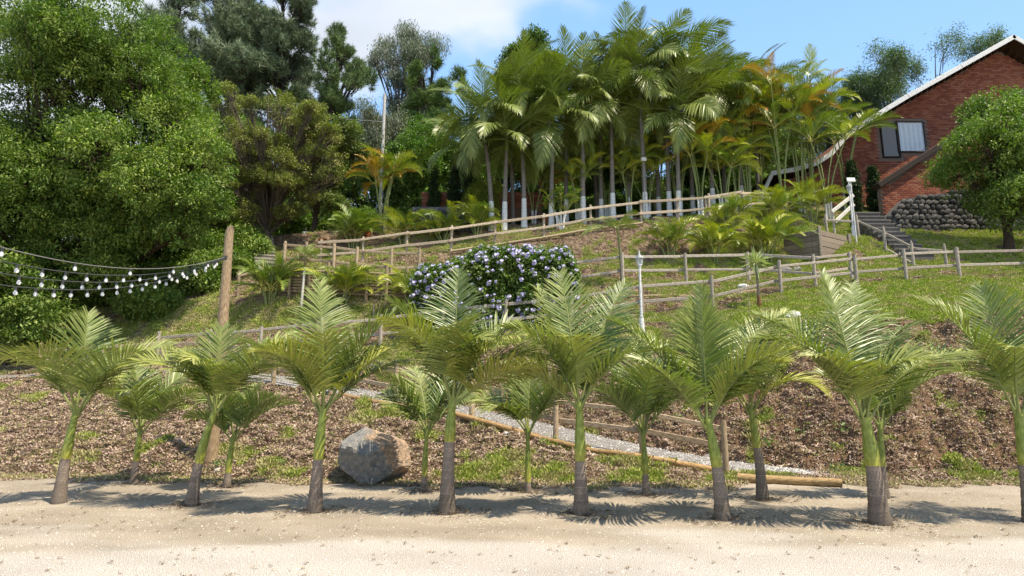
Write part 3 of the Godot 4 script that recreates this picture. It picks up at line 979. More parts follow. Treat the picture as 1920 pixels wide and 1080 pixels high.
func make_cover() -> void:
	# dry leaf litter, turf tufts and small stones
	var lm := []
	for v in 3:
		var b := Buf.new()
		for i in 7:
			var d := Vector3(rf(-1, 1), rf(-0.1, 0.5), rf(-1, 1)).normalized()
			leaf(b, Vector3(rf(-0.06, 0.06), rf(0.0, 0.03), rf(-0.06, 0.06)), d, rf(0.06, 0.13), rf(0.02, 0.045), Color.WHITE * rf(0.65, 1.3))
		lm.append(b.mesh())
	var gm := []
	for v in 3:
		var b := Buf.new()
		for i in 11:
			var d := Vector3(rf(-0.8, 0.8), 1.0, rf(-0.8, 0.8)).normalized()
			leaf(b, Vector3(rf(-0.09, 0.09), -0.01, rf(-0.09, 0.09)), d, rf(0.05, 0.12), rf(0.012, 0.03), Color.WHITE * rf(0.7, 1.3))
		gm.append(b.mesh())
	var lx := [[], [], []]
	var lc := [[], [], []]
	var gx := [[], [], []]
	var gc := [[], [], []]
	for i in 620000:
		var z := -11.3 - 20.0 * pow(rng.randf(), 1.25)
		var w := -z * 0.87 + 1.0
		var x := rf(-w, w)
		var b := band(x, z)
		if b == 0 or b == 2:
			continue
		var g := green(x, z)
		var v := i % 3
		var at := Vector3(x, hgt(x, z) + 0.005, z)
		var bs := Basis(Vector3.UP, rf(0, TAU)) * Basis(Vector3(1, 0, 0), rf(-0.5, 0.5))
		if rng.randf() < g:
			var c := Color(0.20, 0.27, 0.05).lerp(Color(0.44, 0.45, 0.11), rf(0, 1))
			var lush := smoothstep(4.0, 8.0, x) * float(b == 4 or b >= 8)
			c = c.lerp(Color(0.22, 0.30, 0.045).lerp(Color(0.44, 0.46, 0.09), rng.randf()), lush)
			if patch.get_noise_2d(x * 3, z * 3) > 0.05 + 0.12 * lush:
				c = c.lerp(Color(0.46, 0.38, 0.21), 0.7)
			gx[v].append(Transform3D(bs.scaled(Vector3.ONE * rf(0.6, 1.25)), at))
			gc[v].append(c)
		elif rng.randf() < (0.75 if b < 6 else 0.45) * (1.0 - 0.55 * smoothstep(3.0, 6.0, x) * float(b == 3)):
			var c := Color(0.27, 0.185, 0.135).lerp(Color(0.60, 0.465, 0.36), rng.randf())
			if b >= 10:
				c *= 0.7
			if rng.randf() < 0.06:
				c = Color(0.2, 0.24, 0.05)
			if rng.randf() < 0.22:
				gx[v].append(Transform3D(bs.scaled(Vector3(1, 0.8, 1) * rf(0.5, 1.0)), at))
				gc[v].append(Color(0.42, 0.32, 0.19).lerp(Color(0.62, 0.52, 0.33), rng.randf()) * (0.7 if b >= 10 else 1.0))
				continue
			lx[v].append(Transform3D(bs.scaled(Vector3.ONE * rf(0.35, 1.0)), at))
			lc[v].append(c)
	for i in 9000:
		var x := rf(-12.0, 11.0)
		var tz := line_at(LINES[0], x).x
		var s := pow(rng.randf(), 2.2) * (0.7 + 0.8 * rough.get_noise_2d(x * 2.0, 7.0))
		var z := tz + s
		lx[i % 3].append(Transform3D(Basis(Vector3.UP, rf(0, TAU)).scaled(Vector3.ONE * rf(0.25, 0.8)), Vector3(x, ground_h(x, z) + 0.008, z)))
		lc[i % 3].append(Color(0.24, 0.17, 0.11).lerp(Color(0.55, 0.43, 0.3), rng.randf()))
		if i % 4 == 0:
			gx[i % 3].append(Transform3D(Basis(Vector3.UP, rf(0, TAU)).scaled(Vector3.ONE * rf(0.5, 1.1)), Vector3(x, ground_h(x, z) + 0.005, z - 0.1)))
			gc[i % 3].append(Color(0.18, 0.24, 0.05).lerp(Color(0.5, 0.42, 0.2), rng.randf()))
	for i in 900:
		var z := -3.6 - 8.0 * rng.randf()
		var w := -z * 0.87
		var x := rf(-w, w)
		lx[i % 3].append(Transform3D(Basis(Vector3.UP, rf(0, TAU)).scaled(Vector3.ONE * rf(0.1, 0.4)), Vector3(x, ground_h(x, z) + 0.006, z)))
		lc[i % 3].append(Color(0.16, 0.11, 0.07).lerp(Color(0.4, 0.31, 0.2), rng.randf()))
	for v in 3:
		var o := many("dry_leaf_litter", lm[v], M.litter, self, lx[v], lc[v])
		tag(o, "dry brown leaf litter covering the banks", "litter")
		var o2 := many("grass", gm[v], M.grass, self, gx[v], gc[v])
		tag(o2, "short green grass and ground cover on the terraces", "grass")
	var sm := Buf.new()
	var ico := [Vector3(0, 0.6, 0), Vector3(1, 0, 0), Vector3(0.2, 0.05, 0.9), Vector3(-0.8, -0.05, 0.4), Vector3(-0.6, 0.1, -0.7), Vector3(0.5, 0, -0.8)]
	for k in 5:
		sm.flat(ico[0], ico[1 + k], ico[1 + (k + 1) % 5], Color.WHITE)
	var px := []
	var pc := []
	for i in 26000:
		var z := -3.5 - 9.0 * rng.randf()
		var w := -z * 0.87 + 0.5
		var x := rf(-w, w)
		if band(x, z) > 0:
			continue
		px.append(Transform3D(Basis(Vector3.UP, rf(0, TAU)).scaled(Vector3(1, rf(0.5, 1.0), rf(0.7, 1.0)) * (0.004 + 0.010 * pow(rng.randf(), 3.0))), Vector3(x, rough.get_noise_2d(x * 1.5, z * 1.5) * 0.014 + clod.get_noise_2d(x, z) * 0.012, z)))
		pc.append(Color(0.34, 0.30, 0.25).lerp(Color(0.72, 0.68, 0.61), rng.randf()))
	for i in 9000:
		var x := rf(-9.0, 6.5)
		var p := line_at(LINES[1], x)
		var q := line_at(LINES[2], x)
		var t := rng.randf()
		px.append(Transform3D(Basis(Vector3.UP, rf(0, TAU)).scaled(Vector3(1, rf(0.5, 1.0), rf(0.7, 1.0)) * rf(0.008, 0.024)), Vector3(x, lerpf(p.y, q.y, t) + 0.035, lerpf(p.x, q.x, t))))
		pc.append(Color(0.3, 0.29, 0.27).lerp(Color(0.66, 0.64, 0.6), rng.randf()))
	tag(many("loose_gravel", sm.mesh(), M.stone_bits, self, px, pc), "loose small stones on the lot and the path", "gravel")
	# mulch of fallen scraps round each trunk foot
	var mx := []
	var mc := []
	for f in FEET:
		for i in 130:
			var a := rf(0, TAU)
			var r := 0.08 + 0.42 * pow(rng.randf(), 1.3)
			mx.append(Transform3D(Basis(Vector3.UP, rf(0, TAU)).scaled(Vector3.ONE * rf(0.12, 0.42)), Vector3(f.x + cos(a) * r * 1.3, 0.012, f.z + sin(a) * r)))
			mc.append(Color(0.09, 0.065, 0.045).lerp(Color(0.26, 0.2, 0.14), rng.randf()))
	tag(many("trunk_mulch", lm[0], M.litter, self, mx, mc), "dark scraps of mulch round the palm trunks", "mulch")

const FEET := [Vector3(-4.783, 0.000, -9.656), Vector3(-2.786, 0.000, -9.135), Vector3(-0.910, 0.000, -9.053), Vector3(0.957, 0.000, -8.934), Vector3(2.780, 0.000, -8.559), Vector3(4.714, 0.000, -8.316), Vector3(-7.042, 0.000, -11.945), Vector3(-5.119, 0.000, -11.533), Vector3(-1.516, 0.000, -11.087), Vector3(0.271, 0.000, -10.907), Vector3(2.215, 0.000, -10.620), Vector3(3.981, 0.000, -10.242)]

func blob(r: Vector3, sd: int, amp: float, cuts: int, rings := 14, segs := 20) -> Buf:
	var f := FastNoiseLite.new()
	f.seed = sd
	f.frequency = 0.9
	var rg := RandomNumberGenerator.new()
	rg.seed = sd
	var pl := []
	for i in cuts:
		var d := Vector3(rg.randf_range(-1, 1), rg.randf_range(-0.6, 1), rg.randf_range(-1, 1)).normalized()
		pl.append([d, rg.randf_range(0.62, 0.9)])
	var g := []
	for j in rings + 1:
		var row := []
		var a := PI * j / rings
		for i in segs:
			var b := TAU * i / segs
			var d := Vector3(sin(a) * cos(b), cos(a), sin(a) * sin(b))
			var p := d * (1.0 + amp * f.get_noise_3d(d.x * 2, d.y * 2, d.z * 2))
			for c in pl:
				var e: float = p.dot(c[0]) - c[1]
				if e > 0:
					p -= c[0] * e
			row.append(p * r)
		g.append(row)
	var o := Buf.new()
	for j in rings:
		for i in segs:
			var k := (i + 1) % segs
			var ctr: Vector3 = (g[j][i] + g[j + 1][k]) * 0.5
			var m: Vector3 = (g[j + 1][k] - g[j][i]).cross(g[j + 1][i] - g[j][k]).normalized()
			if m.dot(ctr) < 0:
				m = -m
			o.quad(g[j][i], g[j][k], g[j + 1][k], g[j + 1][i], m, Color.WHITE)
	return o

# bricks in courses over a wall face; inside(x, y) keeps the wall's outline and openings
func brickwork(parent: Node3D, z: float, x0: float, x1: float, y0: float, y1: float, bl: float, bh: float, inside: Callable, near: Vector2, most: int) -> void:
	var meshes := []
	for v in 4:
		var b := Buf.new()
		var c: Color = [Color(0.36, 0.135, 0.085), Color(0.42, 0.165, 0.10), Color(0.30, 0.11, 0.075), Color(0.44, 0.20, 0.13)][v]
		b.box(Vector3.ZERO, Vector3(bl * 0.5 - 0.008, bh * 0.5 - 0.007, 0.03), Basis(), c, 0.006)
		meshes.append([b.mesh(), c])
	var spots := []
	var row := 0
	var y := y0 + bh * 0.5
	while y < y1:
		var x := x0 + bl * 0.5 + (bl * 0.5 if row % 2 else 0.0)
		while x < x1:
			if inside.call(x - bl * 0.4, y + bh * 0.4) and inside.call(x + bl * 0.4, y + bh * 0.4) and inside.call(x - bl * 0.4, y - bh * 0.4) and inside.call(x + bl * 0.4, y - bh * 0.4):
				spots.append(Vector2(x, y))
			x += bl
		y += bh
		row += 1
	spots.sort_custom(func(a, b): return a.distance_squared_to(near) < b.distance_squared_to(near))
	var rest := Buf.new()
	for i in spots.size():
		var s: Vector2 = spots[i]
		var v := rng.randi() % 4
		var at := Vector3(s.x, s.y, z + rf(-0.004, 0.004))
		if i < most:
			part("brick", meshes[v][0], M.brick, parent, Transform3D(Basis(), at))
		else:
			rest.box(at, Vector3(bl * 0.5 - 0.008, bh * 0.5 - 0.007, 0.03), Basis(), meshes[v][1])
	if rest.v.size():
		tag(part("brick_courses", rest.mesh(), M.brick, parent), "", "", "", "stuff")

func poly_wall(pts: Array, z: float, depth: float, col: Color) -> ArrayMesh:
	var b := Buf.new()
	var pv := PackedVector2Array()
	for p in pts:
		pv.append(Vector2(p.x, p.y))
	var ix := Geometry2D.triangulate_polygon(pv)
	for k in range(0, ix.size(), 3):
		var q := [pv[ix[k]], pv[ix[k + 1]], pv[ix[k + 2]]]
		for s in [[z, Vector3(0, 0, 1)], [z - depth, Vector3(0, 0, -1)]]:
			b.tri(Vector3(q[0].x, q[0].y, s[0]), Vector3(q[1].x, q[1].y, s[0]), Vector3(q[2].x, q[2].y, s[0]), s[1], s[1], s[1], col, col, col)
	var ctr := Vector2.ZERO
	for p in pv:
		ctr += p / pv.size()
	for i in pv.size():
		var a := pv[i]
		var c := pv[(i + 1) % pv.size()]
		var e := (c - a).normalized()
		var m := Vector3(e.y, -e.x, 0)
		if Vector2(m.x, m.y).dot((a + c) * 0.5 - ctr) < 0:
			m = -m
		b.quad(Vector3(a.x, a.y, z), Vector3(c.x, c.y, z), Vector3(c.x, c.y, z - depth), Vector3(a.x, a.y, z - depth), m, col)
	return b.mesh()

func stonework(parent: Node3D, z: float, x0: float, x1: float, inside: Callable, y0: float, y1: float, s: float, ca: Color, cb: Color) -> void:
	var ms := []
	for v in 6:
		var bb := blob(Vector3(0.56, 0.54, 0.4) * s, 40 + v, 0.25, 7, 6, 9)
		var c := ca.lerp(cb, v / 5.0)
		for i in bb.c.size():
			bb.c[i] = c
		ms.append(bb.mesh())
	var y := y0
	var r := 0
	while y < y1:
		var x := x0 + (s * 0.5 if r % 2 else 0.0)
		while x < x1:
			if inside.call(x, y):
				part("stone", ms[rng.randi() % 6], M.stone, parent, Transform3D(Basis(Vector3(0, 0, 1), rf(-0.5, 0.5)).scaled(Vector3(rf(0.85, 1.2), rf(0.8, 1.05), 1)), Vector3(x + rf(-0.1, 0.1) * s, y + rf(-0.1, 0.1) * s, z + rf(-0.05, 0.05))))
			x += s * 0.98
		y += s * 0.84
		r += 1

# ---------------------------------------------------------------- the scene
func _ready() -> void:
	rng.seed = 11
	var cam := Camera3D.new()
	cam.name = "camera"
	cam.fov = 50.0
	cam.position = Vector3(0, 1.6, 0)
	cam.rotation_degrees = Vector3(10, 0, 0)
	cam.far = 900.0
	cam.current = true
	add_child(cam)
	var env := Environment.new()
	env.background_mode = Environment.BG_SKY
	env.sky = Sky.new()
	env.sky.sky_material = make_sky()
	env.background_energy_multiplier = 1.0
	env.tonemap_mode = Environment.TONE_MAPPER_LINEAR
	env.tonemap_exposure = 2.35
	env.sdfgi_enabled = true
	env.ssao_enabled = true
	env.ssil_enabled = true
	var we := WorldEnvironment.new()
	we.name = "world_environment"
	we.environment = env
	add_child(we)
	var sun := DirectionalLight3D.new()
	sun.name = "sun"
	sun.light_energy = 1.2
	sun.light_color = Color(1.0, 0.95, 0.87)
	sun.light_angular_distance = 0.5
	sun.shadow_enabled = true
	add_child(sun)
	sun.look_at_from_position(Vector3(0.42, 1.0, 0.27), Vector3.ZERO, Vector3.FORWARD)

	make_materials()
	make_heights()
	make_ground()
	make_frond_sets()
	make_sprays()
	rng.seed = 101
	build_house()
	rng.seed = 102
	build_walls_and_stairs()
	rng.seed = 103
	build_fences()
	rng.seed = 104
	build_trees()
	rng.seed = 105
	build_upper_palms()
	rng.seed = 106
	build_bush()
	rng.seed = 107
	build_small_things()
	rng.seed = 108
	build_front_palms()
	rng.seed = 109
	build_lights()
	rng.seed = 110
	make_cover()

func build_front_palms() -> void:
	# each leaf: azimuth (0 right, 90 away, 180 left, 270 towards the lot), rise, length, droop[, yellowness, roll]
	var front := "front row of young palms on the gravel lot"
	var back := "second row of young palms at the foot of the bank"
	king_palm(FEET[0], 0.62, 0.80, 0.085, Vector2(0.24, 0.0), [[120, 84, 1.25, 20, 0.1, 0], [25, 66, 1.55, 85, 0.25], [200, 52, 1.35, 105, 0.45], [345, 38, 1.45, 90, 0.3], [160, 62, 1.2, 80, 0.3], [260, 48, 1.1, 100, 0.5], [60, 50, 1.1, 90, 0.3], [300, 30, 0.9, 90, 0.3]], "slender leaning young palm in front of the tall wooden pole", front, 1.08)
	king_palm(FEET[1], 0.72, 0.72, 0.095, Vector2(0.05, 0.0), [[130, 80, 1.65, 12, 0.15, 0], [15, 62, 1.45, 40, 0.15], [190, 36, 1.2, 60, 0.1], [350, 34, 1.35, 70, 0.75], [230, 58, 1.1, 110, 0.6], [285, 60, 1.15, 100, 0.5], [170, 55, 1.1, 80, 0.5], [60, 40, 1.1, 80, 0.2], [20, 20, 1.0, 60, 0.1]], "young palm with one broad upright leaf, just left of the boulder", front, 1.16)
	king_palm(FEET[2], 0.97, 0.62, 0.10, Vector2(0.05, 0.0), [[80, 88, 1.75, 6, 0.05, 0], [172, 58, 1.35, 75, 0.15], [8, 48, 1.3, 85, 0.1], [335, 58, 1.25, 115, 0.55], [215, 60, 1.2, 120, 0.6], [300, 66, 1.2, 110, 0.35], [20, 30, 1.2, 80, 0.2], [345, 14, 1.1, 75, 0.6], [140, 60, 1.2, 80, 0.1], [255, 72, 1.0, 95, 0.3]], "tallest young palm with an upright fan leaf, right of the boulder", front, 1.16)
	king_palm(FEET[3], 0.72, 0.80, 0.098, Vector2(0.0, 0.0), [[118, 84, 1.75, 12, 0.15, 25], [150, 68, 1.45, 20, 0.25, 10], [25, 58, 1.6, 30, 0.0, -35], [195, 42, 1.3, 95, 0.3], [340, 44, 1.3, 80, 0.3], [250, 55, 1.05, 110, 0.5], [290, 40, 1.0, 80, 0.2], [60, 50, 1.1, 70, 0.1], [175, 24, 1.0, 80, 0.4]], "young palm with spread leaves standing at the centre of the lot", front, 1.16)
	king_palm(FEET[4], 0.68, 0.62, 0.095, Vector2(-0.13, 0.0), [[88, 80, 1.45, 14, 0.25, 0], [75, 86, 1.6, 10, 0.2, 30], [165, 58, 1.5, 75, 0.25], [10, 46, 1.5, 75, 0.35], [205, 38, 1.2, 90, 0.2], [330, 48, 1.15, 95, 0.45], [270, 58, 1.0, 105, 0.5], [40, 40, 1.2, 80, 0.2], [130, 48, 1.1, 80, 0.1]], "young palm with wide leaves in front of the lower fence end", front, 1.16)
	king_palm(FEET[5], 0.72, 0.62, 0.115, Vector2(-0.06, 0.0), [[110, 82, 1.9, 14, 0.1, 0], [155, 58, 1.5, 65, 0.2], [178, 44, 1.45, 80, 0.3], [25, 60, 1.4, 60, 0.1], [350, 40, 1.3, 85, 0.3], [215, 50, 1.1, 100, 0.5], [300, 50, 1.1, 100, 0.4], [60, 70, 1.6, 30, 0.1]], "stoutest young palm, rightmost of the front row before the dark bank", front, 1.16)
	king_palm(FEET[6], 0.42, 0.62, 0.07, Vector2(0.03, 0.0), [[150, 78, 1.2, 20, 0.15, 0], [30, 55, 1.25, 80, 0.2], [345, 22, 1.2, 75, 0.1], [200, 45, 1.1, 90, 0.3], [280, 50, 1.0, 100, 0.4], [110, 55, 1.0, 80, 0.2], [175, 66, 1.1, 80, 0.3]], "small palm at the foot of the bank, left of the wooden pole", back, 1.14)
	king_palm(FEET[7], 0.26, 0.68, 0.07, Vector2(0.06, 0.0), [[60, 74, 1.0, 40, 0.2], [150, 55, 1.0, 80, 0.1], [20, 45, 1.05, 80, 0.05], [340, 35, 1.0, 90, 0.0], [250, 45, 0.9, 100, 0.1], [190, 35, 0.8, 80, 0.1]], "small dark palm just right of the wooden pole's foot", back, 1.02)
	king_palm(FEET[8], 0.25, 0.80, 0.062, Vector2(0.03, 0.0), [[120, 76, 1.1, 40, 0.2], [180, 50, 1.15, 80, 0.2], [25, 50, 1.1, 80, 0.1], [330, 38, 0.9, 90, 0.0], [240, 42, 0.9, 100, 0.1], [160, 40, 1.0, 80, 0.2]], "small palm beside the boulder's right side", back, 1.08)
	king_palm(FEET[9], 0.18, 0.92, 0.062, Vector2(0.0, 0.0), [[80, 78, 1.1, 30, 0.1], [20, 55, 1.05, 70, 0.05], [170, 44, 1.0, 95, 0.3], [340, 45, 0.9, 90, 0.1], [210, 38, 0.8, 100, 0.3], [130, 60, 1.0, 70, 0.1]], "small palm with a green stem in front of the path's log edging", back, 1.08)
	king_palm(FEET[10], 0.34, 0.72, 0.066, Vector2(-0.02, 0.0), [[95, 82, 1.4, 18, 0.15, 0], [170, 58, 1.3, 60, 0.1], [15, 58, 1.3, 60, 0.05], [205, 35, 1.0, 85, 0.0], [345, 28, 1.0, 80, 0.0], [270, 55, 1.0, 100, 0.2], [50, 48, 1.1, 70, 0.1]], "small palm with a reddish sheath between the two right-hand large palms' left pair", back, 1.14)
	king_palm(FEET[11], 0.80, 0.62, 0.082, Vector2(-0.10, 0.0), [[70, 74, 1.35, 50, 0.2], [10, 42, 1.6, 85, 0.1], [340, 52, 1.1, 130, 0.8], [170, 40, 1.1, 110, 0.75], [300, 55, 1.0, 130, 0.7], [130, 60, 1.2, 70, 0.2]], "palm with yellow hooked leaves beside the loose end log", back, 1.12)
	king_palm(Vector3(-6.95, 0, -9.9), 0.66, 0.75, 0.09, Vector2(0.1, 0.0), [[120, 84, 1.5, 15, 0.1], [20, 50, 1.35, 80, 0.25], [190, 52, 1.35, 95, 0.4], [345, 35, 1.3, 90, 0.3], [260, 50, 1.1, 100, 0.4], [70, 55, 1.1, 80, 0.2]], "leftmost large palm of the front row", front, 1.16)
	king_palm(Vector3(6.75, 0, -8.4), 0.72, 0.66, 0.1, Vector2(0.0, 0.0), [[90, 84, 1.6, 15, 0.1], [20, 50, 1.4, 80, 0.25], [170, 52, 1.4, 85, 0.3], [345, 35, 1.3, 90, 0.3], [240, 50, 1.1, 100, 0.4], [60, 60, 1.2, 80, 0.2]], "rightmost large palm of the front row, near the picture's edge", front, 1.16)
	king_palm(Vector3(5.95, 0, -10.3), 0.5, 0.66, 0.075, Vector2(0.05, 0.0), [[90, 80, 1.3, 20, 0.1], [30, 50, 1.2, 80, 0.25], [170, 48, 1.1, 85, 0.2], [330, 35, 1.1, 90, 0.2], [250, 50, 1.0, 100, 0.3]], "rightmost palm of the second row under the soil bank", back, 1.08)

func build_upper_palms() -> void:
	var spots := [
		[on_hill(Vector3(-1.030, 10.002, -30.400)), 5.3, Vector2(-0.5, 0.2), 12, 1.5, "tall palm with a white foot, leftmost, leaning left over the terrace", 1.22],
		[on_hill(Vector3(-0.377, 9.929, -30.200)), 4.2, Vector2(0.1, 0.1), 11, 1.5, "shorter palm with a white foot close beside the leftmost one", 1.16],
		[on_hill(Vector3(0.628, 10.182, -30.600)), 6.6, Vector2(-0.15, 0), 13, 1.55, "tall full palm left of the leaning white canes", 1.28],
		[on_hill(Vector3(2.022, 10.273, -30.600)), 5.2, Vector2(0.15, 0), 12, 1.45, "palm with a thick white foot amid the leaning canes", 1.22],
		[on_hill(Vector3(3.712, 10.542, -31.000)), 6.3, Vector2(0.1, 0), 12, 1.45, "tall palm behind the small slope palm's crown", 1.22],
		[on_hill(Vector3(5.301, 10.717, -31.200)), 6.0, Vector2(0.05, 0), 13, 1.45, "tall palm with broad hanging leaves at the middle of the grove", 1.28],
		[on_hill(Vector3(7.007, 10.824, -31.200)), 7.6, Vector2(-0.1, 0), 13, 1.45, "tallest palm of the grove, with an upright feathery crown", 1.32],
		[on_hill(Vector3(8.426, 11.098, -31.800)), 8.0, Vector2(0.1, 0), 13, 1.4, "very tall palm right beside the tallest one", 1.32],
		[on_hill(Vector3(8.687, 10.855, -30.900)), 5.2, Vector2(0.15, 0), 12, 1.45, "palm with a white foot behind the fence's double post", 1.22],
		[on_hill(Vector3(10.839, 11.345, -32.000)), 6.4, Vector2(0.1, 0), 12, 1.4, "tall palm rising behind the yellow cane palms", 1.22],
		[on_hill(Vector3(12.547, 11.546, -32.400)), 4.9, Vector2(0.1, 0), 11, 1.4, "palm between the yellow cane palms and the house eave", 1.16],
		[on_hill(Vector3(4.924, 11.184, -34.500)), 5.6, Vector2(-0.2, 0), 12, 0.0, "shaded palm standing behind the grove's middle", 1.22],
		[on_hill(Vector3(1.537, 10.952, -34.500)), 4.9, Vector2(0.2, 0), 12, 0.0, "shaded palm behind the white canes", 1.22],
		[on_hill(Vector3(0.058, 10.604, -32.800)), 5.6, Vector2(-0.2, 0), 12, 0.0, "tall palm squeezed between the left pair and the full palm", 1.25],
		[on_hill(Vector3(2.968, 10.783, -32.600)), 7.2, Vector2(0.1, 0), 13, 1.4, "tall palm between the white canes and the slope palm's crown", 1.3],
		[on_hill(Vector3(4.922, 10.952, -32.800)), 7.3, Vector2(0.1, 0), 13, 1.4, "tall palm just left of the grove's middle, set back", 1.3],
		[on_hill(Vector3(6.546, 11.096, -33.000)), 8.3, Vector2(0.0, 0), 13, 1.4, "very tall palm left of the tallest, set back", 1.3],
		[on_hill(Vector3(8.192, 11.258, -33.200)), 6.2, Vector2(0.1, 0), 12, 1.4, "palm between the tallest two and the double post", 1.25],
		[on_hill(Vector3(10.160, 11.455, -33.400)), 7.4, Vector2(0.2, 0), 13, 1.3, "tall palm behind the golden cane palm", 1.25],
		[on_hill(Vector3(12.233, 11.708, -34.000)), 7.0, Vector2(0.1, 0), 13, 0.0, "tall palm behind the yellow cane palm", 1.25],
		[on_hill(Vector3(14.243, 11.904, -34.200)), 6.6, Vector2(0.1, 0), 12, 0.0, "tall palm left of the house eave, at the back", 1.2],
		[on_hill(Vector3(-2.239, 10.661, -33.500)), 4.6, Vector2(-0.4, 0), 12, 0.0, "palm leaning left beside the cypresses", 1.2],
	]
	for s in spots:
		tall_palm(s[0], s[1], s[2], s[3], s[4], s[5], s[6])
	var g := "cane palms of the upper terrace"
	areca(on_hill(Vector3(-6.658, 10.039, -30.600)), 7, 2.4, 3.4, 0.7, 0.0, ["green", "orange", "orange", "yellow"], "round cane palm with orange arching leaves left of the stone wall", g, 1.1, 6)
	areca(on_hill(Vector3(2.481, 10.136, -30.200)), 8, 0.9, 1.7, 0.75, 0.95, ["yellow", "green"], "low cane palm with splayed white canes by the fence", g, 0.55, 3)
	areca(on_hill(Vector3(3.529, 10.684, -31.600)), 6, 2.3, 3.2, 0.7, 0.9, ["yellow", "green", "green"], "bright yellow-green cane palm in the middle of the grove", g, 0.85, 5)
	areca(on_hill(Vector3(6.257, 10.914, -31.800)), 5, 2.4, 3.2, 0.6, 0.9, ["green", "yellow"], "cane palm between the tall palms, below their crowns", g, 0.9, 5)
	areca(on_hill(Vector3(9.758, 10.844, -30.600)), 5, 3.0, 4.2, 0.6, 1.1, ["yellow", "orange", "yellow", "orange", "green"], "golden cane palm left of centre above the upper fence's right half", g, 1.1, 6)
	areca(on_hill(Vector3(10.915, 10.943, -30.600)), 6, 2.2, 3.4, 0.6, 1.0, ["yellow", "green", "yellow"], "yellow cane palm between the golden one and the house", g, 1.0, 6)
	areca(on_hill(Vector3(12.612, 11.400, -31.600)), 6, 4.2, 6.6, 0.7, 1.0, ["green", "yellow", "green", "orange"], "tall cane palm before the end of the house eave", g, 1.15, 6)
	areca(on_hill(Vector3(14.079, 11.021, -30.800)), 8, 4.6, 7.2, 0.9, 1.0, ["green", "green", "orange", "yellow"], "tall cane palm cluster with many pale stems against the eave", g, 1.2, 6)
	areca(on_hill(Vector3(15.253, 11.297, -31.200)), 7, 4.8, 7.4, 0.8, 1.1, ["green", "orange", "yellow"], "tall cane palm with rusty top leaves in front of the brick wall", g, 1.15, 6)
	areca(on_hill(Vector3(16.041, 10.728, -30.200)), 5, 3.8, 6.0, 1.0, 1.2, ["green", "green", "yellow"], "leaning cane palm drooping over the house roof", g, 1.3, 6)
	areca(on_hill(Vector3(8.354, 11.375, -34.000)), 6, 3.0, 4.8, 0.9, 0.0, ["green", "green", "yellow"], "shaded cane palm behind the grove", g, 1.2, 6)
	areca(on_hill(Vector3(14.520, 11.962, -34.500)), 7, 5.0, 7.6, 1.0, 0.0, ["green", "yellow", "orange"], "tall cane palm at the back, next to the roof", g, 1.25, 6)
	areca(on_hill(Vector3(9.135, 11.239, -32.400)), 6, 2.6, 4.4, 0.8, 1.2, ["yellow", "green", "orange"], "cane palm left of the golden one, behind the double post", g, 1.1, 6)
	areca(on_hill(Vector3(5.368, 11.066, -33.400)), 6, 2.6, 4.2, 0.8, 1.2, ["green", "yellow"], "cane palm behind the middle tall palm", g, 1.15, 6)
	areca(on_hill(Vector3(1.191, 10.770, -33.400)), 6, 2.4, 4.2, 0.8, 1.2, ["green", "green", "orange"], "cane palm with a rusty leaf behind the full palm", g, 1.15, 6)
	areca(on_hill(Vector3(11.966, 11.284, -31.400)), 6, 2.8, 4.6, 0.7, 1.2, ["yellow", "green", "yellow"], "cane palm with lit yellow fans in front of the eave's end", g, 1.1, 6)
	areca(on_hill(Vector3(16.335, 11.789, -32.200)), 7, 4.6, 7.6, 1.0, 1.0, ["green", "orange", "green", "yellow"], "tallest cane palm, before the house roof", g, 1.25, 6)
	areca(on_hill(Vector3(17.868, 11.526, -31.600)), 5, 4.2, 6.0, 1.0, 1.2, ["green", "green", "yellow"], "cane palm arching over the roof edge at the right", g, 1.25, 6)
	areca(on_hill(Vector3(7.389, 11.083, -32.400)), 6, 2.0, 3.6, 0.7, 1.2, ["green", "yellow"], "low cane palm beneath the tallest palm", g, 1.0, 6)
	var y := "young feathery palms planted on the slope"
